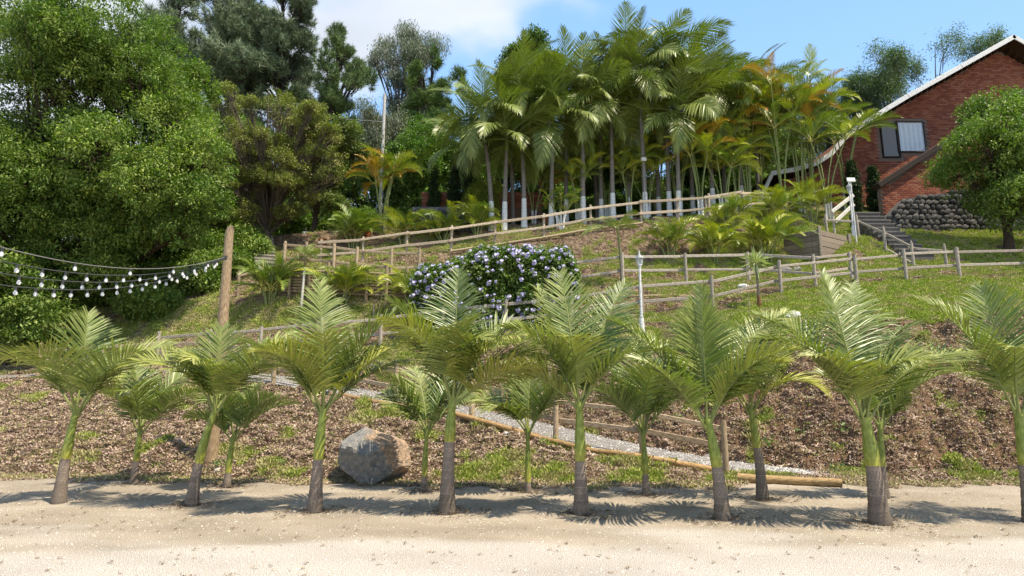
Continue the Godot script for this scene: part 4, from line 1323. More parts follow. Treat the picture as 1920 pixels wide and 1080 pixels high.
	for e in [
		[on_hill(Vector3(-9.248, 5.227, -23.260)), 6, 0.5, 0.8, ["green"], 0.85, "dark young palm in front of the gate fence"],
		[on_hill(Vector3(-6.378, 4.948, -22.560)), 6, 0.6, 1.0, ["green", "yellow"], 0.8, "young palm in front of the log retaining wall"],
		[on_hill(Vector3(-3.525, 4.596, -21.880)), 6, 0.6, 1.0, ["green", "yellow"], 0.75, "young palm touching the flowering bush's left end"],
		[on_hill(Vector3(6.639, 7.704, -25.300)), 5, 0.7, 1.0, ["yellow", "green"], 0.8, "young palm on the slope, leftmost of the right-hand group"],
		[on_hill(Vector3(8.437, 7.555, -25.060)), 6, 0.7, 1.1, ["green", "yellow"], 0.8, "young palm second from left in the right-hand slope group"],
		[on_hill(Vector3(9.887, 9.080, -26.900)), 5, 0.6, 1.0, ["yellow", "green"], 0.8, "yellowish young palm high on the slope under the fence"],
		[on_hill(Vector3(10.500, 7.572, -24.940)), 6, 0.7, 1.1, ["yellow", "green"], 0.9, "young palm with an arching leaf left of the timber planter"],
		[on_hill(Vector3(12.243, 9.615, -27.380)), 5, 0.6, 0.9, ["yellow", "green"], 0.8, "young palm above the timber planter"],
		[on_hill(Vector3(14.898, 10.347, -29.520)), 5, 1.0, 1.5, ["yellow", "yellow", "green"], 0.85, "bright yellow young palm between planter and house"],
		[on_hill(Vector3(-5.272, 9.199, -29.200)), 5, 0.6, 0.9, ["green", "yellow"], 0.8, "young palm left of the stone wall"],
		[on_hill(Vector3(-3.302, 9.169, -29.000)), 5, 0.6, 0.9, ["green", "yellow"], 0.85, "young palm in front of the stone wall"],
		[on_hill(Vector3(-1.742, 9.366, -29.200)), 5, 0.7, 1.2, ["green", "yellow"], 0.85, "young palm at the stone wall's right end"],
		[on_hill(Vector3(-7.676, 8.915, -29.000)), 6, 0.7, 1.1, ["green"], 0.9, "dark young palm left of the orange cane palm"]]:
		areca(e[0], e[1], e[2], e[3], 0.3, 0.0, e[4], e[6], y, e[5] * 1.12, 6, "young_palm")
	# two single-stemmed little palms on the slope and a spiky dracaena
	var o := thing("slope_palm", on_hill(Vector3(-7.873, 5.117, -22.880)), "thin palm on a whitewashed stem before the log wall", "palm tree", "")
	part("trunk", ringed(-0.1, 1.5, 0.05, 0.04, Vector2(0.06, 0), 0.15, Color(0.62, 0.61, 0.57), Color(0.7, 0.69, 0.66), 0.2, 1.9).mesh(), M.whitewash, o)
	part("crownshaft", ringed(1.5, 1.9, 0.045, 0.03, Vector2(0.06, 0), 0.4, Color(0.3, 0.12, 0.06), Color(0.2, 0.24, 0.06), 0.0, 1.9).mesh(), M.palm_shaft, o)
	for e in [[150, 55, 0.9], [25, 40, 1.0], [80, 70, 0.9], [200, 30, 0.8], [340, 25, 0.8], [280, 45, 0.7]]:
		part("frond", tall_fronds[rng.randi() % 7], M.frond, o, Transform3D(tilt(deg_to_rad(e[0]), deg_to_rad(e[1]), 0.34 * e[2]), Vector3(0.06, 1.9, 0)))
	o = thing("slope_palm", on_hill(Vector3(4.092, 5.795, -22.620)), "small palm with pale drooping leaves on the slope behind the bush", "palm tree", "")
	part("trunk", ringed(-0.1, 1.55, 0.05, 0.04, Vector2(-0.1, 0), 0.15, Color(0.3, 0.28, 0.22), Color(0.26, 0.27, 0.14), 0.2, 2.1).mesh(), M.palm_trunk, o)
	part("crownshaft", ringed(1.55, 2.1, 0.05, 0.035, Vector2(-0.1, 0), 0.5, Color(0.24, 0.28, 0.08), Color(0.2, 0.26, 0.06), 0.0, 2.1).mesh(), M.palm_shaft, o)
	for e in [[165, 40, 1.3], [190, 15, 1.2], [40, 62, 1.2], [10, 30, 0.7], [300, 30, 0.8], [120, 40, 1.0], [230, 35, 1.0]]:
		part("frond", tall_fronds[rng.randi() % 7], M.frond, o, Transform3D(tilt(deg_to_rad(e[0]), deg_to_rad(e[1]), 0.42 * e[2]), Vector3(-0.1, 2.1, 0)))
	o = thing("dracaena", on_hill(Vector3(7.776, 4.361, -19.220)), "small spiky-headed dracaena on a thin brown stem in the lawn", "plant", "")
	part("stem", ringed(-0.1, 0.42, 0.07, 0.05, Vector2(0, 0), 0.1, Color(0.48, 0.22, 0.09), Color(0.46, 0.27, 0.15), 0.2, 1.5).mesh(), M.bark, o)
	part("stem", ringed(0.42, 1.5, 0.035, 0.03, Vector2(-0.02, 0), 0.12, Color(0.44, 0.37, 0.30), Color(0.48, 0.42, 0.33), 0.0, 1.5).mesh(), M.bark, o)
	var b := Buf.new()
	for i in 80:
		var d := (rdir() + Vector3(0, 0.55, 0)).normalized()
		leaf(b, Vector3(-0.02, 1.5 + rf(-0.12, 0.08), 0), d, rf(0.42, 0.64), 0.055, Color(0.42, 0.46, 0.2) * rf(0.7, 1.3))
	tag(part("leaf_rosette", b.mesh(), M.frond, o), "", "", "", "stuff")

func build_bush() -> void:
	var c := Vector3(-0.502, 4.814, -20.500)
	var foot := Vector3(c.x, hgt(c.x, c.z), c.z)
	var o := thing("flowering_bush", foot, "broad green bush full of lilac flowers sprawling over the middle fence", "bush", "")
	var sh := FastNoiseLite.new()
	sh.seed = 77
	sh.frequency = 0.9
	var xf := [[], [], []]
	var cc := [[], [], []]
	var skin := []
	var px0 := -2.75
	var px1 := 2.62
	for i in 6200:
		var x := rf(px0, px1)
		var u := (x - px0) / (px1 - px0)
		# top outline: low shoulder on the left, high on the right
		var top: float = lerpf(2.05, 2.65, smoothstep(0.15, 0.45, u)) * (1.0 - 0.25 * smoothstep(0.93, 1.0, u)) * (1.0 - 0.2 * smoothstep(0.06, 0.0, u)) + 0.16 * sh.get_noise_2d(x * 1.6, 3.0)
		var bot: float = lerpf(0.45, -0.35, smoothstep(0.1, 0.4, u)) + 0.35 * smoothstep(0.85, 1.0, u) + 0.2 * sh.get_noise_2d(x * 2.0, 40.0)
		var a := rf(0, TAU)
		var hh := (top - bot) * 0.5
		var k := pow(rng.randf(), 0.3)
		var dz := 0.75 * (1.0 + 0.35 * sh.get_noise_2d(x * 1.3, a))
		var ca := signf(cos(a)) * pow(absf(cos(a)), 0.7)
		var sa := signf(sin(a)) * pow(absf(sin(a)), 0.7)
		var p := Vector3(x, bot + hh + hh * sa * k, dz * ca * k)
		var v := i % 3
		xf[v].append(Transform3D(Basis(rdir(), rf(0, 1.0)).scaled(Vector3.ONE * rf(0.8, 1.3)), p))
		cc[v].append(Color(0.09, 0.155, 0.035).lerp(Color(0.22, 0.30, 0.07), rf(0, 1)))
		if k > 0.93 and (ca > 0.1 or sa > 0.6):
			skin.append(p)
	for v in 3:
		many("foliage", sprays.hedge[v], M.leaf, o, xf[v], cc[v])
	var fl := []
	for v in 4:
		var b := Buf.new()
		for i in 13:
			var p := rdir() * rf(0.015, 0.06)
			var n := (p.normalized() + Vector3(0, 0.2, 0.6)).normalized()
			var s := n.cross(Vector3.UP).normalized()
			var u := s.cross(n)
			var col := Color(0.46, 0.41, 0.72).lerp(Color(0.80, 0.78, 0.9), rf(0, 1))
			for k in 5:
				var a := TAU * k / 5.0
				var d := s * cos(a) + u * sin(a)
				leaf(b, p, (d + n * 0.35).normalized(), 0.036, 0.034, col, n)
		fl.append(b.mesh())
	var put := []
	for i in skin.size():
		var p: Vector3 = skin[i]
		var ok := true
		for q in put:
			if p.distance_to(q) < 0.155:
				ok = false
				break
		if ok and rng.randf() < 0.8:
			put.append(p)
			part("flower_cluster", fl[rng.randi() % 4], M.petal, o, Transform3D(Basis(Vector3.UP, rf(-0.5, 0.5)).scaled(Vector3.ONE * rf(0.8, 1.7)), p + Vector3(0, 0.03, 0.12)))
		if put.size() >= 295:
			break
	for i in 9:
		var b := Buf.new()
		var x := -1.6 + i * 0.45
		b.tube([Vector3(x * 0.7, -0.3, rf(-0.1, 0.1)), Vector3(x * 0.85, 0.6, rf(-0.2, 0.2)), Vector3(x, 1.5, rf(-0.2, 0.2))], [0.025, 0.018, 0.008], 5, [Color(0.16, 0.12, 0.08)], false)
		part("stem", b.mesh(), M.bark, o)

func build_trees() -> void:
	var G1 := Color(0.12, 0.20, 0.035)
	var G2 := Color(0.33, 0.40, 0.09)
	tree("broadleaf_tree", on_hill(Vector3(-16.927, 5.667, -26.000)), lobes(20, Vector3(-0.8, 8.2, 1.0), Vector3(4.0, 6.4, 2.6), 1.4, 2.3, 380, 0.8) + [[Vector3(2.9, 3.2, 2.0), Vector3(1.2, 1.1, 1.2), 230], [Vector3(2.6, 5.0, 2.0), Vector3(1.3, 1.3, 1.3), 260], [Vector3(1.2, 2.4, 2.4), Vector3(1.4, 0.9, 1.1), 230], [Vector3(-0.6, 1.9, 2.6), Vector3(1.6, 1.2, 1.2), 260], [Vector3(-2.2, 1.4, 2.2), Vector3(1.7, 1.3, 1.2), 260], [Vector3(0.8, 1.0, 2.4), Vector3(1.3, 0.9, 1.0), 170], [Vector3(4.6, 5.2, 3.0), Vector3(1.3, 1.3, 1.3), 240], [Vector3(4.9, 3.6, 3.2), Vector3(1.1, 1.0, 1.2), 200], [Vector3(3.4, 6.8, 3.0), Vector3(1.5, 1.4, 1.4), 260], [Vector3(3.2, 4.2, 4.0), Vector3(1.3, 1.2, 1.2), 240], [Vector3(1.4, 5.2, 4.0), Vector3(1.6, 1.4, 1.3), 260], [Vector3(4.2, 2.4, 3.0), Vector3(0.9, 0.7, 0.9), 130], [Vector3(2.0, 8.6, 3.0), Vector3(1.6, 1.4, 1.4), 260]], "broad", G1, G2, 1.0, 0.3, "big bright green broadleaf tree at the left edge, behind the string lights", "tree", "", -0.1, 0.9)
	tree("broadleaf_tree", on_hill(Vector3(-18.789, 3.056, -23.500)), lobes(18, Vector3(-0.8, 8.4, 0.5), Vector3(3.6, 6.8, 2.6), 1.4, 2.2, 360, 0.85) + [[Vector3(0.5, 2.2, 1.5), Vector3(1.8, 1.6, 1.3), 300], [Vector3(1.8, 1.2, 1.3), Vector3(1.6, 1.2, 1.2), 240]], "broad", G1 * 0.9, G2 * 0.85, 1.0, 0.28, "green broadleaf tree cut by the left edge of the picture", "tree", "", -0.22, 0.3)
	tree("layered_tree", on_hill(Vector3(-12.467, 9.371, -30.500)), lobes(80, Vector3(-0.1, 4.4, 0.9), Vector3(4.2, 4.0, 2.0), 0.4, 0.95, 62, 0.5), "small", Color(0.19, 0.21, 0.045), Color(0.44, 0.41, 0.14), 0.62, 0.16, "spreading olive-brown tree with flat layered foliage above the gate", "tree", "", -0.02, 2.6, Color(0.34, 0.28, 0.22), 0.2)
	tree("layered_tree", on_hill(Vector3(-10.845, 10.148, -32.500)), lobes(16, Vector3(0.2, 4.4, 0.6), Vector3(2.0, 3.4, 1.3), 0.7, 1.2, 170, 0.5), "small", Color(0.14, 0.19, 0.05), Color(0.30, 0.32, 0.10), 0.8, 0.15, "smaller olive tree right of the layered tree", "tree", "", -0.15, 1.0, Color(0.22, 0.18, 0.14), 0.25)
	var P1 := Color(0.12, 0.17, 0.085)
	var P2 := Color(0.29, 0.35, 0.21)
	var pg := "pines behind the garden"
	tree("pine_tree", on_hill(Vector3(-21.371, 11.329, -43.000)), lobes(38, Vector3(0.2, 16.6, 0), Vector3(4.2, 8.0, 2.6), 0.8, 1.5, 90, 0.7), "pine", P1, P2, 1.9, 0.34, "large dark-limbed pine filling the upper left", "pine tree", pg, -0.12, 1.4, Color(0.10, 0.08, 0.07), 0.8)
	tree("pine_tree", on_hill(Vector3(-17.508, 11.756, -45.000)), lobes(34, Vector3(-0.6, 15.4, 0), Vector3(3.6, 7.6, 2.4), 0.7, 1.3, 85, 0.7), "pine", P1, P2, 1.8, 0.3, "pine between the large dark-limbed one and the narrow one", "pine tree", pg, -0.12, 1.3, Color(0.12, 0.1, 0.08), 0.8)
	tree("pine_tree", on_hill(Vector3(-12.730, 11.629, -42.000)), lobes(34, Vector3(-0.2, 11.6, 0), Vector3(2.5, 7.0, 1.8), 0.45, 0.95, 50, 0.9), "pine", Color(0.11, 0.18, 0.055), Color(0.22, 0.29, 0.11), 1.35, 0.22, "narrow open pine with upright tips against the clouds", "pine tree", pg, -0.1, 1.0, Color(0.14, 0.11, 0.09), 0.8)
	tree("pine_tree", on_hill(Vector3(-26.823, 11.751, -46.000)), lobes(24, Vector3(-1.0, 17.0, 0), Vector3(4.6, 7.6, 2.6), 1.1, 1.9, 130, 0.6), "pine", P1, P2, 1.9, 0.34, "pine showing above the bright green tree", "pine tree", pg, -0.12, 1.3, Color(0.12, 0.1, 0.08), 0.8)
	tree("pine_tree", on_hill(Vector3(-5.683, 11.606, -40.000)), lobes(34, Vector3(0.2, 10.0, 0), Vector3(2.1, 4.2, 1.2), 0.3, 0.6, 20, 0.9), "pine", Color(0.10, 0.17, 0.04), Color(0.24, 0.33, 0.09), 1.6, 0.16, "small pine with round needle tufts left of the palm grove", "pine tree", pg, -0.3, 0.6, Color(0.14, 0.11, 0.09), 0.8)
	tree("pine_tree", on_hill(Vector3(0.932, 11.989, -42.000)), lobes(16, Vector3(0.0, 13.4, 0), Vector3(2.2, 2.8, 1.4), 0.8, 1.2, 100, 0.9), "small", Color(0.09, 0.16, 0.04), Color(0.24, 0.27, 0.06), 1.3, 0.2, "rounded tree showing above the left palms", "tree", "", -0.2, 0.6)
	tree("gum_tree", on_hill(Vector3(-9.239, 12.580, -47.000)), lobes(34, Vector3(0.5, 13.4, 0), Vector3(3.6, 6.0, 2.0), 0.6, 1.25, 70, 0.9), "gum", Color(0.15, 0.17, 0.12), Color(0.30, 0.31, 0.26), 1.2, 0.2, "airy grey-leaved gum tree against the sky", "tree", "", -0.12, 1.8, Color(0.36, 0.32, 0.28), 0.6)
	tree("gum_tree", on_hill(Vector3(-9.115, 11.222, -38.000)), lobes(18, Vector3(0.1, 7.0, 0), Vector3(1.8, 3.8, 1.4), 0.6, 1.0, 60, 0.9), "gum", Color(0.13, 0.15, 0.09), Color(0.26, 0.27, 0.2), 0.9, 0.12, "thin grey-leaved tree behind the orange cane palm", "tree", "", -0.1, 1.8, Color(0.3, 0.27, 0.24), 0.5)
	var bgl := "trees closing off the back of the garden"
	var n := 0
	for e in [[on_hill(Vector3(-12.470, 11.942, -44.000)), 0, 5.5, "dark tree behind the narrow pine's foot"], [on_hill(Vector3(-6.754, 11.311, -38.000)), 0, 4.2, "dark tree behind the stone wall"], [on_hill(Vector3(-3.907, 11.606, -40.000)), 0, 5.0, "dark tree left behind the leftmost tall palm"], [on_hill(Vector3(-1.118, 11.897, -42.000)), 0, 5.6, "dark tree behind the two leftmost palms"], [on_hill(Vector3(2.549, 11.937, -41.000)), 0, 5.0, "dark tree behind the white canes"], [on_hill(Vector3(5.971, 12.269, -42.000)), 0, 5.6, "dark tree behind the grove's middle"], [on_hill(Vector3(8.544, 12.158, -40.000)), 0, 5.6, "dark tree behind the tallest palm's trunk"], [on_hill(Vector3(12.334, 12.667, -42.000)), 0, 6.0, "dark tree behind the golden cane palm"], [on_hill(Vector3(14.981, 12.626, -40.000)), 0, 5.4, "dark tree behind the yellow cane palms"], [on_hill(Vector3(19.594, 13.399, -44.000)), 0, 6.6, "dark tree behind the tall cane palms"], [on_hill(Vector3(-14.181, 11.173, -40.000)), 0, 4.6, "dark tree behind the layered tree"], [on_hill(Vector3(-17.241, 10.357, -36.000)), 0, 5.0, "dark tree in the shade left of the gate"], [on_hill(Vector3(-18.461, 9.863, -33.000)), 0, 4.4, "dark tree under the bright green tree's right side"]]:
		var k: float = e[2]
		var cb := Color(0.11, 0.17, 0.04) if n % 3 else Color(0.13, 0.17, 0.05)
		tree("background_tree", e[0], lobes(13, Vector3(0, k * 0.95, 0), Vector3(2.4, k * 0.75, 1.6), 1.0, 1.7, 150, 0.9), "small", cb, cb * 2.0, 1.15, 0.17, e[3], "tree", bgl, -0.2, 0.6)
		n += 1
	for e in [[on_hill(Vector3(29.024, 14.023, -48.000)), 0, 9.4, "bluish airy tree above the house roof"], [on_hill(Vector3(27.541, 14.273, -50.000)), 0, 8.4, "airy tree left of the one above the house roof"], [on_hill(Vector3(30.299, 13.770, -46.000)), 0, 10.6, "taller airy tree above the house at the right"], [on_hill(Vector3(24.925, 14.507, -52.000)), 0, 8.2, "airy tree tip behind the tall cane palms"], [on_hill(Vector3(20.304, 14.429, -52.000)), 0, 9.0, "slim tree tip poking above the cane palms"], [on_hill(Vector3(33.987, 13.797, -46.000)), 0, 11.0, "airy tree over the house, near the right edge"], [on_hill(Vector3(38.896, 13.966, -47.000)), 0, 11.0, "airy tree cut by the right edge"]]:
		tree("airy_tree", e[0], lobes(15, Vector3(0, e[2] * 1.12, 0), Vector3(1.9, e[2] * 0.5, 1.4), 0.7, 1.2, 75, 1.1), "bamboo", Color(0.10, 0.15, 0.07), Color(0.25, 0.30, 0.17), 1.25, 0.14, e[3], "tree", "airy trees behind the house", -0.15, 1.0, Color(0.3, 0.27, 0.23), 0.7)
	tree("broadleaf_tree", on_hill(Vector3(20.922, 7.823, -25.500)), lobes(14, Vector3(0.3, 3.9, 0.3), Vector3(2.4, 3.0, 1.6), 1.0, 1.7, 260, 0.85), "broad", G1, G2, 1.0, 0.2, "green broadleaf tree in front of the house, cut by the right edge", "tree", "", -0.15, 0.6)
	# hedge of shrubs along the back of the terrace, closing the view under the crowns
	var hn := ["left behind the bright green tree", "behind the layered tree's left side", "behind the left steps", "behind the layered tree's trunk", "behind the smaller olive tree", "left behind the orange cane palm", "right behind the orange cane palm", "behind the first cypress", "behind the yellow-green shrub", "behind the two leftmost tall palms", "behind the third tall palm", "behind the white canes", "behind the fifth tall palm", "behind the middle tall palm", "behind the tallest palm", "behind the very tall palm", "behind the golden cane palm", "behind the yellow cane palm", "behind the eave strut"]
	var hp := [on_hill(Vector3(-22.503, 10.296, -36.000)), on_hill(Vector3(-20.383, 10.367, -36.500)), on_hill(Vector3(-17.719, 10.341, -36.000)), on_hill(Vector3(-15.913, 10.570, -37.000)), on_hill(Vector3(-13.261, 10.538, -36.000)), on_hill(Vector3(-11.499, 10.859, -37.000)), on_hill(Vector3(-9.247, 10.962, -36.500)), on_hill(Vector3(-7.167, 11.222, -37.500)), on_hill(Vector3(-4.935, 11.170, -37.000)), on_hill(Vector3(-2.667, 11.242, -37.500)), on_hill(Vector3(-0.494, 11.179, -37.000)), on_hill(Vector3(1.668, 11.388, -37.500)), on_hill(Vector3(3.788, 11.453, -37.000)), on_hill(Vector3(6.012, 11.664, -37.500)), on_hill(Vector3(8.082, 11.740, -37.000)), on_hill(Vector3(10.368, 11.977, -37.500)), on_hill(Vector3(12.223, 12.064, -37.000)), on_hill(Vector3(14.403, 12.296, -37.500)), on_hill(Vector3(15.876, 12.339, -37.000))]
	for i in hp.size():
		var k := rf(1.9, 3.0)
		var cb := Color(0.11, 0.17, 0.04) * rf(0.9, 1.2)
		tree("hedge_shrub", hp[i], lobes(7, Vector3(0, k * 0.5, 0), Vector3(1.1, k * 0.45, 0.7), 0.7, 1.0, 110, 0.9), "small", cb, cb * 2.3, 0.9, 0.06, "dark leafy shrub at the back of the terrace, " + hn[i], "shrub", "shrubs along the back of the terrace", -0.35)
	# shrubs in the shade under the left trees and on the terrace
	for e in [[on_hill(Vector3(-16.088, 5.712, -25.920)), 1.3, "shaded shrub under the bright green tree"], [on_hill(Vector3(-14.956, 6.115, -26.260)), 1.2, "shaded shrub right under the string lights"], [on_hill(Vector3(-13.503, 6.209, -26.100)), 1.1, "shaded shrub left of the wooden pole"], [on_hill(Vector3(-17.917, 5.473, -25.820)), 1.4, "shaded shrub near the left edge"], [on_hill(Vector3(-20.488, 5.513, -26.080)), 1.5, "shaded shrub cut by the left edge"], [on_hill(Vector3(-15.792, 7.684, -28.640)), 1.3, "shaded shrub behind the string lights"], [on_hill(Vector3(-12.843, 6.855, -27.040)), 0.9, "shaded shrub right behind the wooden pole"], [on_hill(Vector3(-18.055, 7.069, -28.120)), 2.3, "tall shaded shrub behind the ends of the bulb strings"], [on_hill(Vector3(-16.714, 7.355, -28.320)), 2.4, "tall shaded shrub in the dark left of the pole"], [on_hill(Vector3(-14.905, 7.120, -27.760)), 2.2, "tall shaded shrub just left of the pole's top"], [on_hill(Vector3(-13.982, 7.609, -28.300)), 2.0, "tall shaded shrub behind the pole's top"], [on_hill(Vector3(-20.167, 6.436, -27.380)), 2.4, "tall shaded shrub at the far left"], [on_hill(Vector3(-22.716, 6.470, -27.560)), 2.5, "tall shaded shrub at the left picture edge"], [on_hill(Vector3(-14.591, 4.819, -24.300)), 1.0, "low shaded shrub at the wood's edge"], [on_hill(Vector3(-13.023, 7.939, -28.620)), 1.7, "shaded shrub left of the gate fence"]]:
		tree("shrub", e[0], lobes(8, Vector3(0, e[1] * 0.5, 0), Vector3(1.1, e[1] * 0.45, 0.7), 0.55, 0.85, 80, 0.8), "broad", G1, G2, 1.0, 0.05, e[2], "shrub", "shrubs in the shade under the left trees", -0.3)
	tree("shrub", on_hill(Vector3(-1.546, 10.370, -31.500)), lobes(7, Vector3(0, 1.2, 0), Vector3(0.8, 1.0, 0.7), 0.5, 0.8, 120, 0.9), "small", Color(0.16, 0.2, 0.03), Color(0.34, 0.36, 0.05), 0.6, 0.06, "yellow-green shrub behind the two leftmost tall palms", "shrub", "", -0.3)
	for e in [[on_hill(Vector3(-3.235, 10.588, -33.000)), 0, 3.9, "slim dark cypress behind the stone wall"], [on_hill(Vector3(-2.353, 10.588, -33.000)), 0, 4.3, "slim dark cypress next to the yellow-green shrub"], [on_hill(Vector3(-4.417, 10.661, -33.500)), 0, 3.6, "slim dark cypress left of the other two by the stone wall"], [on_hill(Vector3(18.055, 11.346, -31.300)), 0, 2.7, "slim dark cypress against the brick house, left one"], [on_hill(Vector3(19.178, 11.346, -31.300)), 0, 2.4, "slim dark cypress against the brick house, right one"]]:
		var k: float = e[2]
		var lb := []
		for i in 7:
			var t := (i + 0.5) / 7.0
			var rr: float = 0.36 * sin(PI * clampf(0.22 + 0.75 * t, 0, 1)) + 0.03
			lb.append([Vector3(0, k * t, 0), Vector3(rr, k * 0.11, rr), 55])
		tree("cypress_tree", e[0], lb, "hedge", Color(0.03, 0.055, 0.02), Color(0.07, 0.11, 0.035), 1.0, 0.06, e[3], "cypress", "slim cypresses", -0.6)

func build_fences() -> void:
	var grey := Color(0.48, 0.45, 0.40)
	var warm := Color(0.52, 0.43, 0.31)
	fence([on_hill(Vector3(4.284, 0.071, -12.800)), on_hill(Vector3(2.707, 0.322, -13.220)), on_hill(Vector3(0.965, 0.588, -14.020)), on_hill(Vector3(-0.936, 0.992, -14.780)), on_hill(Vector3(-2.833, 1.325, -15.260)), on_hill(Vector3(-4.703, 1.631, -16.260)), on_hill(Vector3(-6.582, 1.926, -17.220)), on_hill(Vector3(-8.683, 2.124, -18.140)), on_hill(Vector3(-10.746, 2.311, -19.020)), on_hill(Vector3(-12.979, 2.286, -19.700)), on_hill(Vector3(-15.356, 2.218, -20.180))], 1.08, 0.062, [0.84, 0.48], 1.0, warm, "weathered two-rail fence along the lower gravel path", 0.11)
	fence([on_hill(Vector3(-11.695, 2.556, -20.420)), on_hill(Vector3(-9.894, 2.685, -20.220)), on_hill(Vector3(-8.114, 2.804, -19.960)), on_hill(Vector3(-6.130, 2.987, -19.780)), on_hill(Vector3(-4.179, 3.176, -19.620)), on_hill(Vector3(-2.201, 3.378, -19.600)), on_hill(Vector3(-0.203, 3.579, -19.580)), on_hill(Vector3(1.902, 3.835, -19.580)), on_hill(Vector3(4.176, 4.122, -19.600)), on_hill(Vector3(6.449, 4.405, -19.620)), on_hill(Vector3(8.998, 4.961, -20.360)), on_hill(Vector3(11.928, 5.454, -21.000)), on_hill(Vector3(13.801, 5.628, -21.220)), on_hill(Vector3(15.880, 5.738, -21.500)), on_hill(Vector3(18.673, 5.888, -21.880))], 1.1, 0.058, [0.86, 0.42], 1.0, grey, "grey two-rail fence climbing rightwards behind the flowering bush", 0.1)
	fence([on_hill(Vector3(12.554, 5.792, -22.400)), on_hill(Vector3(10.589, 5.374, -21.180)), on_hill(Vector3(8.918, 5.832, -22.820)), on_hill(Vector3(6.548, 5.846, -22.800)), on_hill(Vector3(4.132, 5.794, -22.620)), on_hill(Vector3(1.765, 5.353, -22.400))], 1.15, 0.058, [0.9, 0.42], 1.0, grey * 1.1, "grey two-rail fence across the slope right of the bush", 0.1)
	fence([Vector3(-3.488, 6.080, -22.650), Vector3(-4.545, 6.099, -22.750), Vector3(-5.903, 6.263, -22.950), Vector3(-6.837, 6.407, -23.150), Vector3(-7.992, 6.533, -23.350), Vector3(-8.876, 6.628, -23.500)], 1.0, 0.06, [0.86, 0.3], 1.0, warm, "warm brown fence standing on the log retaining wall", 0.1)
	fence([on_hill(Vector3(-8.312, 7.222, -26.160)), on_hill(Vector3(-6.525, 7.412, -26.380)), on_hill(Vector3(-4.671, 7.717, -26.660)), on_hill(Vector3(-2.703, 7.963, -26.760)), on_hill(Vector3(-0.765, 8.326, -26.940)), on_hill(Vector3(1.450, 8.751, -27.160)), on_hill(Vector3(3.628, 9.141, -27.500)), on_hill(Vector3(6.024, 9.497, -27.760)), on_hill(Vector3(7.795, 9.758, -27.940)), on_hill(Vector3(9.166, 9.940, -28.060)), on_hill(Vector3(10.772, 10.135, -28.160)), on_hill(Vector3(13.979, 11.284, -31.300))], 1.15, 0.06, [0.88, 0.40], -1.0, Color(0.60, 0.53, 0.42), "long pale two-rail fence along the top of the slope", 0.115)
	fence([on_hill(Vector3(-11.070, 5.710, -24.600)), on_hill(Vector3(-10.267, 6.057, -24.900)), on_hill(Vector3(-9.665, 6.124, -24.800)), on_hill(Vector3(-9.245, 6.027, -24.500))], 1.1, 0.06, [0.86, 0.4], 1.0, warm * 0.9, "short brown fence section beside the left steps", 0.1)
	fence([on_hill(Vector3(14.049, 8.818, -26.680)), on_hill(Vector3(15.226, 8.552, -26.320)), on_hill(Vector3(15.741, 7.856, -25.340)), on_hill(Vector3(16.005, 6.973, -24.080)), on_hill(Vector3(16.954, 6.605, -23.580))], 1.1, 0.06, [0.72, 0.08], 1.0, grey, "pointed-post railing beside the right-hand steps", 0.1, 0.05, "wooden_railing", true)
	fence([on_hill(Vector3(9.808, 10.517, -29.600)), on_hill(Vector3(11.620, 10.739, -29.800)), on_hill(Vector3(13.349, 10.641, -29.800)), on_hill(Vector3(14.835, 10.390, -29.600))], 1.2, 0.07, [0.85, 0.35], 1.0, Color(0.60, 0.53, 0.42), "short fence section in front of the house eave's end", 0.11)

